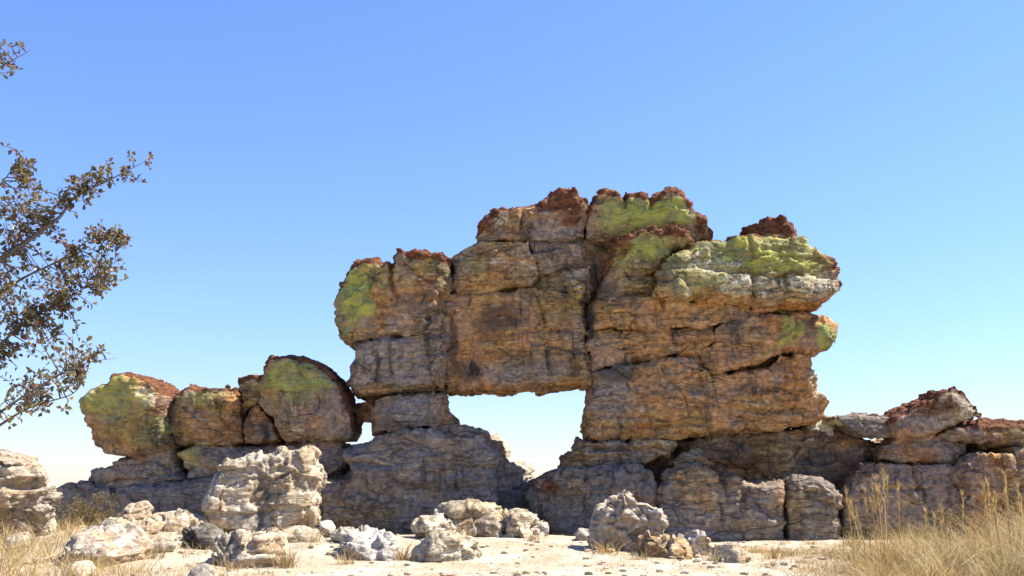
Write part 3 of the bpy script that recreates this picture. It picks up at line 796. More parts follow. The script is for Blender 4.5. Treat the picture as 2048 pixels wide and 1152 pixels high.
rock('rock_block', [(1430, 658), (1468, 643), (1522, 630), (1579, 630), (1636, 630), (1656, 630), (1675, 650), (1674, 677), (1655, 697), (1628, 706), (1562, 708), (1522, 732), (1423, 750), (1402, 727), (1402, 700), (1431, 685)], D0 - 0.12, 1.6, arch, bulge=0.2, R=0.3, warm=0.4)
rock('rock_block', [(1176, 656), (1270, 657), (1354, 657), (1430, 653), (1433, 685), (1404, 700), (1402, 714), (1350, 713), (1300, 723), (1250, 728), (1200, 738), (1186, 742), (1180, 715), (1170, 690)], D0 + 0.0, 1.5, arch, bulge=0.18, R=0.25, warm=0.5)
rock('pillar_block', [(1188, 745), (1250, 728), (1350, 712), (1402, 713), (1406, 730), (1423, 750), (1522, 733), (1562, 709), (1618, 706), (1622, 727), (1628, 749), (1632, 770), (1637, 790), (1657, 804), (1651, 819), (1648, 837), (1601, 854), (1529, 864), (1422, 870), (1315, 877), (1207, 884), (1176, 880), (1170, 847), (1175, 819), (1182, 794), (1189, 768)], D0 + 0.05, 1.7, arch, bulge=0.2, R=0.3, warm=0.55, pits=0.9)

capA = rock('cap_boulder', [(953, 467), (965, 446), (984, 425), (1003, 417), (1026, 421), (1060, 413), (1091, 402), (1102, 387), (1114, 375), (1133, 377), (1152, 383), (1156, 400), (1171, 402), (1178, 417), (1172, 444), (1168, 476), (1140, 487), (1041, 486), (965, 484), (955, 476)], D0 + 0.25, 1.1, bulge=0.2, R=0.26, crust=0.10, grey=0.2)
tag(capA, 'long peaked cap boulder on the arch, rust red with white lichen', 'boulder')
capB = rock('cap_boulder', [(1169, 444), (1182, 413), (1190, 391), (1205, 383), (1232, 383), (1243, 394), (1248, 386), (1293, 390), (1298, 398), (1308, 391), (1331, 377), (1354, 377), (1369, 389), (1371, 404), (1384, 406), (1388, 430), (1407, 430), (1415, 440), (1417, 455), (1430, 467), (1426, 478), (1384, 486), (1300, 486), (1228, 487), (1178, 485), (1169, 467)], D0 + 0.2, 1.2, bulge=0.2, R=0.28, crust=0.2)
tag(capB, 'square cap boulder on the arch with bright green lichen band', 'boulder')

lowwall = thing('low_rock_wall', P(440, 900, D0), 'row of rounded green stained blocks, lower wall left of the arch', 'rock wall')
rock('rock_block', [(172, 800), (181, 786), (223, 767), (231, 752), (259, 742), (289, 749), (310, 764), (332, 786), (349, 790), (347, 808), (341, 826), (345, 862), (352, 892), (325, 904), (274, 922), (223, 914), (205, 907), (186, 892), (179, 855), (172, 826)], D0 - 0.1, 1.5, lowwall, bulge=0.26, R=0.42, crust=0.055, tilt=(0.0, -0.16), facets=0.6, joint=0.6)
rock('rock_block', [(338, 826), (354, 793), (369, 778), (383, 766), (402, 777), (412, 775), (442, 776), (474, 774), (484, 789), (488, 826), (488, 886), (442, 890), (383, 890), (350, 892), (343, 862)], D0 + 0.02, 1.3, lowwall, bulge=0.22, R=0.34, crust=0.06, facets=0.7, joint=0.6)
rock('pebble_stone', [(444, 772), (447, 765), (456, 763), (460, 772), (455, 780), (446, 780)], D0 + 0.2, 0.12, lowwall, bulge=0.02, R=0.04, crust=0.4, vox=0.015)
rock('rock_block', [(473, 760), (489, 749), (526, 747), (540, 760), (530, 790), (516, 810), (497, 820), (487, 840), (484, 789)], D0 + 0.12, 1.1, lowwall, bulge=0.16, R=0.18, crust=0.12, joint=0.6)
rock('rock_block', [(516, 807), (541, 837), (556, 866), (566, 886), (515, 892), (487, 887), (485, 844), (496, 818)], D0 + 0.05, 1.1, lowwall, bulge=0.16, R=0.2, joint=0.6)
rock('rock_block', [(526, 748), (530, 735), (544, 717), (577, 711), (613, 711), (628, 720), (660, 738), (682, 767), (690, 789), (700, 826), (704, 862), (694, 880), (646, 880), (566, 888), (555, 866), (541, 837), (514, 806), (520, 775)], D0 - 0.08, 1.5, lowwall, bulge=0.26, R=0.4, crust=0.07, facets=0.6, grey=0.2, tilt=(0, -0.14), joint=0.6)

ledge = thing('rock_ledge', P(550, 1075, D0), 'long grey sandstone ledge carrying the low wall and left pillar', 'rock ledge')
rock('rock_core', [(190, 990), (400, 930), (700, 920), (940, 880), (960, 1000), (1100, 1000), (1150, 960), (1250, 890), (1250, 1095), (150, 1095)], D0 + 0.55, 1.1, ledge, vox=0.05, grey=0.6, dark=0.3)  # backing slab, its dark tint painted as shade between the blocks
rock('rock_block', [(687, 898), (701, 893), (735, 886), (756, 872), (823, 859), (912, 848), (955, 854), (975, 865), (984, 894), (996, 912), (993, 933), (989, 969), (997, 1000), (992, 1030), (1004, 1092), (900, 1098), (760, 1098), (615, 1098), (615, 1000), (648, 968), (692, 957), (707, 940), (697, 925)], D0 - 0.15, 1.6, ledge, bulge=0.24, R=0.4, grey=0.8, dark=0.15, strata=1.3, joint=0.45)  # grey stone; dark tint paints in shade of the wall foot
rock('rock_block', [(150, 985), (174, 966), (183, 942), (221, 928), (240, 912), (274, 906), (354, 893), (364, 935), (378, 962), (300, 985), (200, 995)], D0 + 0.14, 1.4, ledge, bulge=0.2, R=0.26, grey=0.5, joint=0.45)
rock('rock_block', [(354, 906), (383, 892), (440, 892), (446, 928), (430, 952), (376, 962), (364, 935)], D0 + 0.02, 1.2, ledge, bulge=0.16, R=0.2, joint=0.45)
rock('rock_block', [(438, 893), (515, 887), (600, 885), (646, 878), (681, 884), (695, 899), (699, 932), (690, 957), (650, 968), (560, 974), (428, 964), (443, 928)], D0 + 0.2, 1.3, ledge, bulge=0.18, R=0.24, grey=0.4, joint=0.45)
rock('rock_block', [(112, 975), (130, 965), (148, 960), (178, 962), (240, 972), (376, 956), (430, 950), (560, 962), (640, 958), (640, 1090), (110, 1095)], D0 + 0.06, 1.4, ledge, bulge=0.18, R=0.3, grey=0.9, dark=0.2, strata=1.3, joint=0.45)  # dark tint: wall-foot shade put into the stone colour
rock('rock_block', [(985, 990), (1030, 978), (1062, 966), (1098, 985), (1112, 1030), (1108, 1095), (985, 1095)], D0 + 0.35, 1.0, ledge, bulge=0.16, R=0.25, grey=0.9, dark=0.4, joint=0.45)  # dark tint paints the shade below the window into the colour

foot = thing('rock_ledge', P(1400, 1085, D0), 'shadowed brown boulder ledge under the right pillar of the arch', 'rock ledge')
rock('rock_core', [(1180, 900), (1250, 880), (1560, 870), (1720, 885), (1900, 890), (2140, 880), (2140, 1095), (1180, 1095)], D0 + 0.75, 1.0, foot, vox=0.05, dark=0.6)  # backing slab, strongly darkened: shade in the gaps put into the colour
rock('rock_block', [(1154, 873), (1176, 878), (1240, 882), (1310, 877), (1350, 886), (1334, 910), (1290, 926), (1215, 936), (1160, 942), (1124, 942), (1129, 915), (1143, 897)], D0 + 0.02, 1.3, foot, bulge=0.16, R=0.18, strata=2.4, grey=0.3, joint=0.85)
rock('rock_block', [(1340, 886), (1422, 869), (1529, 863), (1595, 855), (1625, 868), (1600, 900), (1585, 960), (1530, 972), (1480, 960), (1430, 945), (1380, 910)], D0 + 0.42, 1.2, foot, bulge=0.14, R=0.22, pits=1.0, dark=0.25, joint=0.85)
rock('rock_block', [(1580, 900), (1592, 868), (1612, 850), (1640, 842), (1664, 841), (1690, 861), (1722, 868), (1760, 880), (1760, 915), (1718, 935), (1690, 1000), (1640, 1005), (1575, 970)], D0 + 0.42, 1.3, foot, bulge=0.14, R=0.35, tilt=(0, 0.2), dark=0.6, joint=0.85)  # recessed block; its deep shade is also put into the dark tint
rock('rock_block', [(1045, 985), (1066, 961), (1100, 947), (1129, 939), (1215, 931), (1279, 930), (1301, 947), (1309, 969), (1308, 1000), (1325, 1040), (1325, 1098), (1200, 1098), (1095, 1095), (1085, 1050), (1060, 1020)], D0 - 0.2, 1.5, foot, bulge=0.22, R=0.34, grey=0.6, dark=0.25, strata=1.2, joint=0.85)  # grey stone, with shade at its foot painted in by the dark tint
rock('rock_block', [(1320, 985), (1331, 952), (1357, 934), (1393, 926), (1429, 940), (1442, 955), (1452, 944), (1479, 944), (1493, 958), (1529, 968), (1561, 965), (1568, 983), (1562, 1012), (1566, 1062), (1572, 1100), (1318, 1100), (1315, 1040)], D0 - 0.28, 1.4, foot, bulge=0.24, R=0.3, grey=0.2, joint=0.85)
rock('rock_block', [(1346, 924), (1365, 911), (1386, 896), (1415, 902), (1426, 919), (1438, 934), (1393, 934)], D0 - 0.08, 0.7, foot, bulge=0.12, R=0.12, joint=0.85)
rock('rock_block', [(1573, 972), (1583, 956), (1611, 950), (1643, 955), (1667, 970), (1680, 1005), (1676, 1030), (1682, 1100), (1574, 1100), (1568, 1020)], D0 - 0.25, 1.2, foot, bulge=0.22, R=0.24, grey=0.3, joint=0.85)

ridge = thing('rock_ridge', P(1860, 1060, D0), 'brown layered rock ridge behind the tall grass at far right', 'rock ridge')
rock('rock_block', [(1680, 990), (1697, 955), (1718, 926), (1757, 921), (1822, 929), (1870, 929), (1912, 929), (1925, 975), (1925, 1095), (1675, 1095)], D0 - 0.02, 1.4, ridge, bulge=0.2, R=0.26, warm=0.2, joint=0.55)
rock('rock_block', [(1912, 935), (1932, 914), (1957, 906), (2016, 913), (2020, 942), (2002, 955), (1990, 1095), (1915, 1095), (1918, 980)], D0 - 0.16, 1.3, ridge, bulge=0.2, R=0.24, warm=0.2, joint=0.55)
rock('rock_block', [(1752, 892), (1800, 870), (1850, 868), (1880, 870), (1935, 884), (1938, 905), (1917, 930), (1840, 933), (1756, 925)], D0 + 0.12, 1.3, ridge, bulge=0.16, R=0.2, grey=0.2, joint=0.55)
rock('rock_block', [(1868, 880), (1882, 862), (1897, 850), (1936, 846), (1979, 839), (2004, 834), (2022, 844), (2036, 836), (2070, 838), (2100, 846), (2135, 840), (2135, 905), (2018, 895), (1950, 895), (1930, 888)], D0 + 0.0, 1.5, ridge, bulge=0.2, R=0.26, crust=0.08, joint=0.55)
rock('rock_block', [(2014, 893), (2135, 900), (2135, 1095), (1986, 1095), (2000, 955), (2020, 942)], D0 - 0.06, 1.3, ridge, bulge=0.2, R=0.26, joint=0.55)

o = rock('cap_slab', [(1664, 831), (1704, 827), (1740, 825), (1775, 828), (1790, 845), (1792, 877), (1755, 878), (1705, 867), (1685, 850)], D0 + 0.05, 0.9, bulge=0.12, R=0.16, strata=1.6, grey=0.8, dark=0.2)
tag(o, 'flat grey slab wedged beside the peaked cap boulder, right ridge', 'boulder')
o = rock('cap_boulder', [(1776, 842), (1793, 826), (1815, 815), (1857, 801), (1872, 779), (1904, 772), (1929, 783), (1943, 804), (1954, 833), (1922, 847), (1886, 862), (1843, 876), (1793, 881), (1784, 862)], D0 + 0.0, 1.0, bulge=0.18, R=0.22, crust=0.09, grey=0.3)
tag(o, 'tilted peaked boulder lying on top of the right ridge', 'boulder')
o = rock('boulder', [(965, 862), (984, 874), (1002, 879), (1016, 901), (1021, 922), (1050, 924), (1067, 944), (1066, 965), (1050, 1000), (975, 1005)], D0 + 1.5, 0.9, mat=PALE_ROCK, bulge=0.2, R=0.22, tilt=(0.35, 0.5), pits=0.9, amp=1.0, painted=False)
tag(o, 'sunlit cream boulder seen behind the lower edge of the window', 'boulder')

for poly, Y, T, opt, lab in BOULDERS:
    big = max(q[0] for q in poly) - min(q[0] for q in poly)
    kw = dict(amp=1.0, edge=0.6, vox=0.018 if big > 60 else 0.014, painted=False, mat=PALE_ROCK, grow=0.0, facets=1.5, joint=0.8, cuts=11, cut_depth=0.16 * min(big, max(q[1] for q in poly) - min(q[1] for q in poly)) * Y / F_PX)
    kw.update(opt)
    kw['amp'] = 0.8 * kw.get('amp', 1.0) * min(1.0, 0.45 + big / 220)
    # the far side of a thick stone shows past its inner edge: trim the front outline by that much
    mid = (max(q[0] for q in poly) + min(q[0] for q in poly)) / 2
    side = 1 if mid < 1024 else -1
    trim = abs(mid - 1024) * kw['edge'] * T / Y * 0.8
    poly = [(x - side * trim * max(0.0, side * (x - mid) / (big / 2)), y) for x, y in poly]
    o = rock('boulder' if big > 60 else 'stone', poly, Y, T, **kw)
    tag(o, lab, 'boulder' if big > 60 else 'stone', 'loose boulders in front of the cliff')


# ------------------------------------------------------------------ plants
class Soup:
    """collects tubes, blades and leaves as one mesh with a tint per vertex"""
    def __init__(self):
        self.v, self.f, self.c = [], [], []

    def blade(self, base, tip, bend, w, col, seg=3, side=None):
        base, tip = np.array(base, float), np.array(tip, float)
        ax = tip - base
        if side is None:
            a = rng.random() * math.tau
            side = np.array((math.cos(a), math.sin(a), 0))
        k = len(self.v)
        for j in range(seg + 1):
            t = j / seg
            c = base + ax * t + np.array(bend) * (t * t - t * 0.15)
            ww = w * (1 - t) ** 0.7 if j < seg else 0
            if j < seg:
                self.v += [tuple(c - side * ww / 2), tuple(c + side * ww / 2)]
                self.c += [col, col]
            else:
                self.v.append(tuple(c)); self.c.append(col)
        for j in range(seg - 1):
            a = k + 2 * j
            self.f.append((a, a + 1, a + 3, a + 2))
        a = k + 2 * (seg - 1)
        self.f.append((a, a + 1, a + 2))

    def leaf(self, c, d, n, L, W, col):
        d = d / np.linalg.norm(d)
        s = np.cross(d, n); s /= np.linalg.norm(s) + 1e-9
        up = np.cross(s, d)
        k = len(self.v)
        fold = W * 0.25
        self.v += [tuple(c), tuple(c + d * L * 0.5 + s * W / 2 + up * fold), tuple(c + d * L), tuple(c + d * L * 0.5 - s * W / 2 + up * fold), tuple(c + d * L * 0.5)]
        self.c += [col] * 5
        self.f += [(k, k + 1, k + 4), (k + 1, k + 2, k + 4), (k, k + 4, k + 3), (k + 4, k + 2, k + 3)]

    def tube(self, pts, radii, col=(0.1, 0.09, 0.08), sides=6):
        pts = [np.array(p, float) for p in pts]
        k0 = len(self.v)
        for i, p in enumerate(pts):
            a = pts[min(i + 1, len(pts) - 1)] - pts[max(i - 1, 0)]
            a /= np.linalg.norm(a) + 1e-9
            h = np.array((0, 0, 1.0)) if abs(a[2]) < 0.9 else np.array((1.0, 0, 0))
            s = np.cross(a, h); s /= np.linalg.norm(s)
            t = np.cross(a, s)
            for j in range(sides):
                th = math.tau * j / sides
                self.v.append(tuple(p + radii[i] * (math.cos(th) * s + math.sin(th) * t)))
                self.c.append(col)
        for i in range(len(pts) - 1):
            for j in range(sides):
                a = k0 + i * sides + j; b = k0 + i * sides + (j + 1) % sides
                self.f.append((a, b, b + sides, a + sides))
        self.f.append(tuple(k0 + (len(pts) - 1) * sides + j for j in range(sides)))

    def build(self, name, mat, parent=None, origin=(0, 0, 0), smooth_=False):
        me = bpy.data.meshes.new(name)
        o = np.array(origin)
        me.from_pydata([tuple(np.array(q) - o) for q in self.v], [], self.f)
        set_color_attr(me, 'tint', np.array(self.c))
        if smooth_:
            me.polygons.foreach_set('use_smooth', np.ones(len(me.polygons), dtype=bool))
        return link_mesh(name, me, mat, parent, (0, 0, 0) if parent is not None else tuple(o))


def catmull(pts, m=6):
    pts = [np.array(p, float) for p in pts]
    q = [2 * pts[0] - pts[1]] + pts + [2 * pts[-1] - pts[-2]]
    out = []
    for i in range(1, len(q) - 2):
        for j in range(m):
            t = j / m
            out.append(0.5 * (2 * q[i] + (q[i + 1] - q[i - 1]) * t + (2 * q[i - 1] - 5 * q[i] + 4 * q[i + 1] - q[i + 2]) * t * t + (-q[i - 1] + 3 * q[i] - 3 * q[i + 1] + q[i + 2]) * t ** 3))
    out.append(pts[-1])
    return out


# tree at the left, its trunk just outside the picture
TY = 8.0
tree_base = np.array((-5.75, TY + 0.3, float(ground_z(-5.75, TY + 0.3)[0]) - 0.03))
tree = thing('leafy_tree', tree_base, 'brown and olive leaved tree reaching in from the left edge', 'tree')
wood, leaves = Soup(), Soup()
trunk = [tree_base, tree_base + (0.08, -0.05, 0.8), tree_base + (-0.05, -0.1, 1.7), tree_base + (0.1, -0.25, 2.6), tree_base + (0.3, -0.2, 3.6), tree_base + (0.25, -0.1, 4.6), tree_base + (0.5, 0.0, 5.4)]
tp = catmull(trunk)
wood.tube(tp, np.linspace(0.15, 0.02, len(tp)), sides=10)


def tr_at(h):
    return min(tp, key=lambda q: abs(q[2] - tree_base[2] - h))


LIMBS = [  # start height on the trunk, then (px, py, Y)
    (1.5, [(-120, 600, 8.0), (0, 520, 7.9), (60, 478, 7.9), (118, 435, 7.95), (150, 395, 8.0), (215, 362, 8.0), (290, 323, 8.05)]),
    (1.1, [(-160, 800, 8.1), (-60, 745, 8.2), (0, 690, 8.2), (55, 640, 8.2), (130, 600, 8.25), (175, 575, 8.3), (222, 580, 8.3)]),
    (0.8, [(-200, 900, 7.8), (-60, 870, 7.7), (0, 825, 7.7), (70, 778, 7.7), (160, 730, 7.7), (232, 716, 7.75)]),
    (2.8, [(-150, 250, 8.1), (-60, 175, 8.0), (0, 135, 8.0), (62, 100, 8.0)]),
    (2.0, [(-150, 480, 8.3), (-50, 420, 8.4), (0, 370, 8.4), (42, 314, 8.4)]),
    (1.3, [(-150, 690, 8.4), (-40, 620, 8.5), (40, 560, 8.5), (120, 520, 8.45), (195, 470, 8.45), (238, 468, 8.45)]),
    (0.7, [(-220, 960, 8.2), (-80, 900, 8.3), (0, 850, 8.3), (60, 815, 8.3), (140, 790, 8.3), (165, 765, 8.3)]),
]
for (h0, pts), sgn in [(l, 1) for l in LIMBS]:
    pp = catmull([tr_at(h0)] + [P(*q) for q in pts], 7)
    wood.tube(pp, np.linspace(1, 0.12, len(pp)) ** 1.3 * (0.036 if h0 == 1.5 else 0.024), sides=6)
    LIMBS[[l[1] for l in LIMBS].index(pts)] = (pp, pts)
limb_pts = np.array([q for pp, _ in LIMBS for q in pp[6:]])
for k in range(7):      # boughs on the far side of the trunk
    a = 2.2 + k * 0.42 + rng.random() * 0.3
    s0 = tr_at(2.0 + k * 0.4)
    e = s0 + np.array((math.cos(a) * 1.9, math.sin(a) * 1.5, 0.7 + rng.random() * 0.5))
    pp = catmull([s0, (s0 + e) / 2 + (0, 0, 0.15), e], 6)
    wood.tube(pp, np.linspace(0.035, 0.006, len(pp)), sides=5)
    for q in pp[3:]:
        for _ in range(30):
            c = q + rng.normal(size=3) * 0.2
            leaves.leaf(c, rng.normal(size=3), rng.normal(size=3), 0.045, 0.028, (0.14, 0.10, 0.035))

LEAF_COLS = [(0.22, 0.17, 0.05), (0.16, 0.145, 0.04), (0.25, 0.155, 0.065), (0.12, 0.085, 0.04), (0.13, 0.13, 0.035), (0.30, 0.21, 0.09), (0.17, 0.085, 0.055), (0.08, 0.062, 0.035)]
CLUSTERS = [  # px, py, rx, ry, number of leaves
    (250, 340, 34, 12, 46), (215, 355, 36, 16, 80), (175, 375, 34, 20, 70), (140, 398, 28, 20, 60), (170, 400, 22, 40, 70), (175, 440, 14, 30, 50), (190, 460, 26, 16, 90),
    (232, 470, 14, 8, 16), (80, 430, 40, 26, 80), (40, 440, 40, 30, 70), (60, 395, 30, 10, 16), (30, 410, 30, 26, 40), (110, 440, 40, 30, 70),
    (130, 480, 34, 24, 120), (60, 480, 40, 26, 60), (120, 520, 40, 30, 120), (180, 520, 34, 26, 130), (205, 490, 14, 14, 24), (190, 540, 24, 16, 40),
    (30, 520, 34, 24, 70), (75, 560, 46, 26, 130), (20, 580, 40, 26, 120), (60, 600, 46, 26, 130), (130, 570, 34, 26, 110), (110, 600, 24, 20, 60), (180, 575, 22, 14, 36), (200, 578, 14, 9, 16),
    (20, 350, 24, 30, 90), (8, 330, 16, 18, 46), (38, 320, 14, 12, 24), (35, 350, 14, 12, 18), (8, 118, 22, 24, 70), (40, 106, 20, 9, 22), (8, 155, 10, 12, 14),
    (20, 640, 30, 26, 70), (60, 650, 30, 24, 60), (100, 660, 26, 22, 46), (90, 690, 34, 22, 70), (20, 700, 30, 26, 60), (130, 690, 26, 22, 46), (110, 615, 20, 16, 20),
    (120, 710, 34, 22, 56), (175, 705, 26, 16, 24), (200, 718, 20, 12, 18), (228, 716, 10, 10, 16), (60, 740, 30, 20, 44), (20, 755, 30, 22, 56), (40, 765, 24, 16, 40), (110, 735, 20, 16, 20),
    (140, 770, 10, 14, 26), (90, 780, 14, 10, 16), (70, 815, 30, 18, 50), (100, 820, 20, 12, 24), (20, 840, 24, 14, 26), (50, 850, 26, 10, 20), (130, 822, 16, 10, 8), (165, 780, 6, 8, 4), (118, 825, 14, 8, 8), (150, 665, 20, 14, 12), (70, 700, 60, 50, 40),
    (-60, 560, 50, 60, 200), (-60, 420, 50, 60, 150), (-60, 700, 50, 60, 150), (-60, 200, 50, 60, 120),
]
for cx, cy, rx, ry, nl in CLUSTERS:
    for _ in range(max(2, nl // 8)):
        ex, ey = np.clip(rng.normal(size=2) * 0.55, -1.15, 1.15)
        tip = P(cx + ex * rx, cy + ey * ry, 8.1)
        near = limb_pts[np.argmin(np.linalg.norm((limb_pts - tip)[:, [0, 2]], axis=1) + 0.12 * rng.random(len(limb_pts)))]
        tip[1] = near[1] + rng.normal() * 0.16
        dist = np.linalg.norm(near - tip)
        start = near if dist < 0.45 else tip + (near - tip) * (0.45 / dist)
        mid = (start + tip) / 2 + rng.normal(size=3) * 0.025 + (0, 0, 0.02)
        pp = catmull([start, mid, tip], 4)
        wood.tube(pp, np.linspace(0.0065, 0.0025, len(pp)), sides=4)
        dens = 9
        for j in range(dens):
            t = 1 - 0.75 * rng.random() ** 1.4
            q = pp[min(len(pp) - 1, int(t * (len(pp) - 1) + 0.5))]
            col = np.array(LEAF_COLS[rng.integers(len(LEAF_COLS))]) * (0.6 + 0.6 * rng.random())
            L = 0.035 + 0.030 * rng.random()
            dr = rng.normal(size=3) + (0.2, 0, 0.1)
            dr /= np.linalg.norm(dr)
            c = q + dr * (0.004 + 0.018 * rng.random())
            leaves.leaf(c, dr, rng.normal(size=3) + (0, 0, 0.6), L, L * 0.66, tuple(col))
wood.build('trunk', BARK_M, tree, tree_base, True)
tag(leaves.build('crown', LEAF_M, tree, tree_base), kind='stuff')

STRAW = [(0.54, 0.38, 0.14), (0.46, 0.30, 0.10), (0.60, 0.48, 0.25), (0.34, 0.22, 0.09), (0.50, 0.38, 0.21), (0.56, 0.35, 0.10), (0.30, 0.23, 0.11), (0.62, 0.52, 0.34)]

CLUMP_COLS = [(0.60, 0.42, 0.15), (0.64, 0.52, 0.28), (0.44, 0.29, 0.13), (0.36, 0.31, 0.15), (0.58, 0.40, 0.16), (0.26, 0.19, 0.11), (0.62, 0.53, 0.34)]


def straw(dark=1.0):
    return tuple(np.array(STRAW[rng.integers(len(STRAW))]) * (0.75 + 0.45 * rng.random()) * dark)


def add_clump(s, x, y, z, h, n, spread, w=0.006, lean=0.35, tint=1.0, own=None):
    own = np.array(CLUMP_COLS[rng.integers(len(CLUMP_COLS))] if own is None else own)
    for _ in range(n):
        a = rng.random() * math.tau
        r = abs(rng.normal()) * spread * 0.35
        b = np.array((x + r * math.cos(a), y + r * math.sin(a), z - 0.02))
        hh = h * (0.45 + 0.65 * rng.random())
        a2 = a + rng.normal() * 0.7
        l = lean * hh * (0.2 + rng.random())
        s.blade(b, b + (math.cos(a2) * l * 0.5, math.sin(a2) * l * 0.5, hh), (math.cos(a2) * l, math.sin(a2) * l, -0.35 * l), w * (0.5 + 0.8 * rng.random()), tuple(0.5 * np.array(straw(tint)) + 0.5 * own * tint))


def add_plume(s, x, y, z, h, lean=(0, 0)):
    b = np.array((x, y, z - 0.02)); t = b + (lean[0], lean[1], h)
    c = straw(1.0)
    s.tube([b, (b + t) / 2 + (lean[0] * -0.1, 0, 0), t], [0.0055, 0.0045, 0.003], c, 4)
    for j in range(46):
        q = t + (b - t) * (rng.random() ** 1.2) * 0.34
        d = np.array((rng.normal() * 0.022, rng.normal() * 0.022, 0.05 + 0.05 * rng.random())) + np.array((lean[0], lean[1], 0)) * 0.04
        s.blade(q, q + d, (0, 0, 0), 0.010, tuple(np.array((0.55, 0.40, 0.17)) * (0.7 + 0.5 * rng.random())), 2)


def gz(x, y):
    return float(ground_z(np.array([x]), np.array([y]))[0])


# tall dry grass on the right: one mass nobody could count
mead = Soup()
NPT = 165
gxs, gys = [], []
while len(gxs) < NPT:
    Y = 9.3 + 6.6 * rng.random() ** 1.3
    px = 1470 + 620 * rng.random()
    lim = np.interp(px, [1470, 1560, 1650, 1800, 1950, 2090], [0.25, 0.45, 0.75, 1, 1, 1])
    if rng.random() > lim:
        continue
    x = (px - 1024) / F_PX * Y
    if Y < 11.2 and px < np.interp(Y, [9.3, 11.2], [1640, 1500]):
        continue
    gxs.append(x); gys.append(Y)
zz = ground_z(np.array(gxs), np.array(gys))
for x, y, z in zip(gxs, gys, zz):
    px = 1024 + x / y * F_PX
    big = np.interp(px, [1470, 1660, 1730, 1900, 2080], [0.10, 0.18, 0.46, 0.56, 0.90])
    big *= np.interp(y, [9.3, 11, 15], [0.62, 0.95, 1.0])
    hk = big * (0.5 + 0.9 * rng.random() ** 1.5)
    own = CLUMP_COLS[rng.integers(len(CLUMP_COLS))] if rng.random() > 0.12 else (0.20, 0.20, 0.07)
    tt = 0.75 + 0.4 * rng.random()
    for _ in range(4):        # a tussock: a dense heart with bent outer stems
        dx, dy = rng.normal(size=2) * 0.07
        add_clump(mead, x + dx, y + dy, z, hk * (0.7 + 0.4 * rng.random()), 15, 0.16, 0.010, 0.8, tt, own)
    add_clump(mead, x, y, z, hk * 0.55, 16, 0.40, 0.009, 1.7, tt * 0.7, own)
gxs, gys = [], []
while len(gxs) < 620:
    Y = 9.4 + 5.6 * rng.random()
    px = 1475 + 610 * rng.random()
    if Y < 10.4 and px < 1600:
        continue
    gxs.append((px - 1024) / F_PX * Y); gys.append(Y)
keep = fbm(np.stack([np.array(gxs) * 0.9, np.array(gys) * 0.9, np.zeros(len(gxs))], 1) + 4, 2) > -0.12
gxs, gys = np.array(gxs)[keep], np.array(gys)[keep]
for x, y, z in zip(gxs, gys, ground_z(gxs, gys)):
    px = 1024 + x / y * F_PX
    add_clump(mead, x, y, z, (0.08 + 0.17 * rng.random()) * np.interp(px, [1475, 1650, 2080], [0.6, 1.0, 1.7]), 13, 0.32, 0.010, 1.5, 0.55 + 0.5 * rng.random())
tag(mead.build('dry_grass', STRAW_M, None, (7.0, 11.5, 0)), 'mass of tall golden dry grass covering the lower right', 'grass', kind='stuff')

# dry grass among the rubble on the left
lawn = Soup()
gxs, gys = [], []
for k in range(330):
    Y = 9.8 + 4.0 * rng.random()
    px = -60 + 380 * rng.random() ** 1.15
    if rng.random() < 0.25:
        px = 300 + 340 * rng.random()
    gxs.append((px - 1024) / F_PX * Y); gys.append(Y)
zz = ground_z(np.array(gxs), np.array(gys))
for x, y, z in zip(gxs, gys, zz):
    px = 1024 + x / y * F_PX
    add_clump(lawn, x, y, z, np.interp(px, [0, 200, 400, 640], [0.36, 0.27, 0.17, 0.12]) * (0.5 + 0.9 * rng.random()), 14, 0.24, 0.010, 0.9)
tag(lawn.build('dry_grass', STRAW_M, None, (-6.0, 11.5, 0)), 'short dry grass growing between the stones at lower left', 'grass', kind='stuff')

# straw litter and gravel on the sand
lit = Soup()
n = 5200
Y = 9.5 + 7.2 * rng.random(n)
px = rng.random(n) * 2100 - 30
x = (px - 1024) / F_PX * Y
keep = fbm(np.stack([x * 0.9, Y * 0.9, x * 0], 1) + 3, 3) > -0.05
x, Y = x[keep], Y[keep]
z = ground_z(x, Y)
for a, b, c in zip(x, Y, z):
    t = rng.random() * math.tau
    L = 0.05 + 0.12 * rng.random()
    lit.blade((a, b, c + 0.006), (a + L * math.cos(t), b + L * math.sin(t), c + 0.012 + 0.03 * rng.random()), (0, 0, 0.01), 0.007, straw(0.75), 2)
n = 1500
Y = 9.6 + 4.6 * rng.random(n)
x = (300 + rng.random(n) * 1400 - 1024) / F_PX * Y
keep = fbm(np.stack([x * 1.1, Y * 0.8, x * 0], 1) + 9, 3) > 0.10
x, Y = x[keep], Y[keep]
z = ground_z(x, Y)
for a, b, c in zip(x, Y, z):
    add_clump(lit, a, b, c, 0.035 + 0.05 * rng.random(), 12, 0.22, 0.008, 1.2, 0.75)
tag(lit.build('straw_litter', STRAW_M, None, (0, 12, 0)), 'dry straw litter scattered over the pale sand', 'litter', kind='stuff')

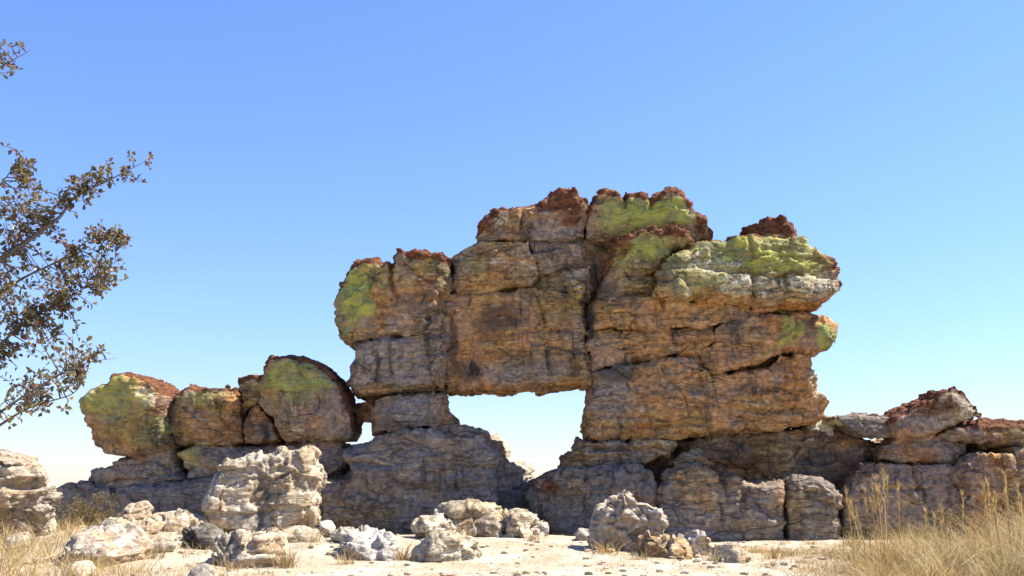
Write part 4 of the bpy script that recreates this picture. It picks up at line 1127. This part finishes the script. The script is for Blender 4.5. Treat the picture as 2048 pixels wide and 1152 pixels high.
gv_v, gv_f = [], []
n = 1500
Y = 9.6 + 7.0 * rng.random(n); px = rng.random(n) * 2048
x = (px - 1024) / F_PX * Y
z = ground_z(x, Y)
ico = bmesh.new(); bmesh.ops.create_icosphere(ico, subdivisions=1, radius=1.0)
iv = np.array([v.co for v in ico.verts]); jf = [[v.index for v in f.verts] for f in ico.faces]; ico.free()
for a, b, c in zip(x, Y, z):
    r = 0.008 + 0.045 * rng.random() ** 4.0
    k = len(gv_v)
    q = iv * r * (0.7 + 0.6 * rng.random((len(iv), 1))) * (1.2, 1.0, 0.65)
    gv_v += [tuple(w) for w in q + (a, b, c + r * 0.2)]
    gv_f += [[k + i for i in f] for f in jf]
me = bpy.data.meshes.new('gravel'); me.from_pydata(gv_v, [], gv_f)
set_color_attr(me, 'mask_a', np.zeros((len(gv_v), 3))); set_color_attr(me, 'mask_b', np.zeros((len(gv_v), 3)))
tag(link_mesh('gravel', me, PALE_ROCK), 'small gravel strewn over the pale sand', 'gravel', kind='stuff')

# tufts one can count
TUFTS = [  # px, Y, height, blades, spread, label
    (812, 12.55, 0.27, 130, 0.20, 'spiky dry tuft between the grey pitted and furrowed boulders'),
    (705, 12.05, 0.17, 100, 0.18, 'low straw tuft in front of the grey pitted boulder'),
    (925, 14.5, 0.30, 90, 0.20, 'thin straw tuft before the heap below the window'),
    (590, 11.6, 0.34, 150, 0.24, 'golden tuft right of the angular pale boulder'),
    (630, 13.5, 0.24, 150, 0.34, 'wide straw tuft at right foot of the upright boulder'),
    (440, 13.9, 0.26, 110, 0.2, 'straw tuft at the left foot of the upright boulder'),
    (480, 11.2, 0.18, 90, 0.3, 'low brown tuft in front of the angular pale boulder'),
    (1062, 14.6, 0.16, 90, 0.2, 'small tuft at the right end of the rubble heap'),
    (1205, 12.8, 0.20, 120, 0.3, 'dark tuft at the foot of the tall angular boulder'),
    (1270, 12.3, 0.16, 90, 0.22, 'straw tuft left of the squat brown boulder'),
    (1412, 12.2, 0.22, 90, 0.18, 'upright tuft between cream boulder and yellowish stone'),
    (1530, 12.6, 0.24, 130, 0.3, 'isolated tuft at the left margin of the tall grass'),
    (200, 11.1, 0.26, 150, 0.3, 'brown tuft in front of the broad smooth boulder'),
    (330, 11.9, 0.26, 90, 0.2, 'pale tuft right of the broad smooth boulder'),
    (20, 10.6, 0.36, 160, 0.3, 'yellow tuft in the lower left corner'),
    (985, 15.0, 0.3, 30, 0.08, 'sparse upright stems on the heap below the window'),
]
for px, Y, h, nb, sp, lab in TUFTS:
    s = Soup()
    x = (px - 1024) / F_PX * Y
    z = gz(x, Y)
    add_clump(s, x, Y, z, h * 1.15, int(nb * 0.7), sp, 0.0095, 0.7, 0.9)
    tag(s.build('grass_tuft', STRAW_M, None, (x, Y, z)), lab, 'grass tuft', 'dry grass tufts by the boulders')

PLUMES = [  # list of (px, top py, Y, lean) and label
    ([(1692, 978, 11.2, -0.05), (1700, 1000, 11.3, -0.12), (1728, 975, 11.4, -0.04), (1712, 1020, 11.1, -0.1)], 'thin plumed stems left of the tallest grass plume'),
    ([(1766, 938, 11.0, 0.02), (1752, 952, 11.1, -0.03), (1745, 965, 11.0, -0.05), (1758, 975, 10.9, -0.02), (1774, 955, 11.1, 0.06), (1742, 1000, 11.1, -0.05), (1796, 968, 11.2, 0.03)], 'tallest golden grass plumes before the right ledge'),
    ([(1965, 968, 10.6, -0.04), (1975, 960, 10.7, 0.02), (1990, 985, 10.5, 0.03), (2008, 945, 10.6, 0.0), (2012, 962, 10.8, 0.03), (2035, 970, 10.6, 0.05), (2042, 990, 10.5, 0.08), (1985, 1000, 10.3, -0.05)], 'dense golden grass plumes at the right edge'),
    ([(1925, 985, 11.4, 0.06), (1880, 1010, 11.5, -0.06), (1850, 1020, 11.2, 0.03), (1900, 1020, 11.3, 0.05), (1868, 1030, 11.0, 0.02)], 'short plumed stems between the tall plumes and right edge'),
]
for lst, lab in PLUMES:
    s = Soup()
    x0 = None
    for px, py, Y, ln in lst:
        t = P(px, py, Y)
        x = t[0] - ln
        z = gz(x, Y)
        if x0 is None:
            x0 = (x, Y, z)
        add_plume(s, x, Y, z, t[2] - z, (ln, 0))
        add_clump(s, x, Y, z, 0.45, 22, 0.15, 0.006, 0.4)
    tag(s.build('grass_clump', STRAW_M, None, x0), lab, 'grass clump', 'plumed grass clumps')

# dry shrub at left
s = Soup()
Y = 14.6
x0 = (190 - 1024) / F_PX * Y
sb = np.array((x0, Y, gz(x0, Y)))
for k in range(46):
    a = rng.random() * math.tau
    top = P(190 + rng.normal() * 34, 1020 + rng.normal() * 20, Y + rng.normal() * 0.18)
    pp = catmull([sb + (rng.normal() * 0.16, rng.normal() * 0.1, -0.05), (sb + top) / 2 + rng.normal(size=3) * 0.04, top], 4)
    s.tube(pp, np.linspace(0.006, 0.0025, len(pp)), (0.17, 0.13, 0.08), 4)
    for q in pp[3:]:
        for _ in range(9):
            c = q + rng.normal(size=3) * 0.035
            s.leaf(c, rng.normal(size=3) + (0, 0, 0.6), rng.normal(size=3), 0.04, 0.014, tuple(np.array((0.26, 0.19, 0.085)) * (0.5 + 0.8 * rng.random())))
tag(s.build('dry_shrub', STRAW_M, None, sb), 'twiggy brown shrub growing before the left end of the ledge', 'shrub')
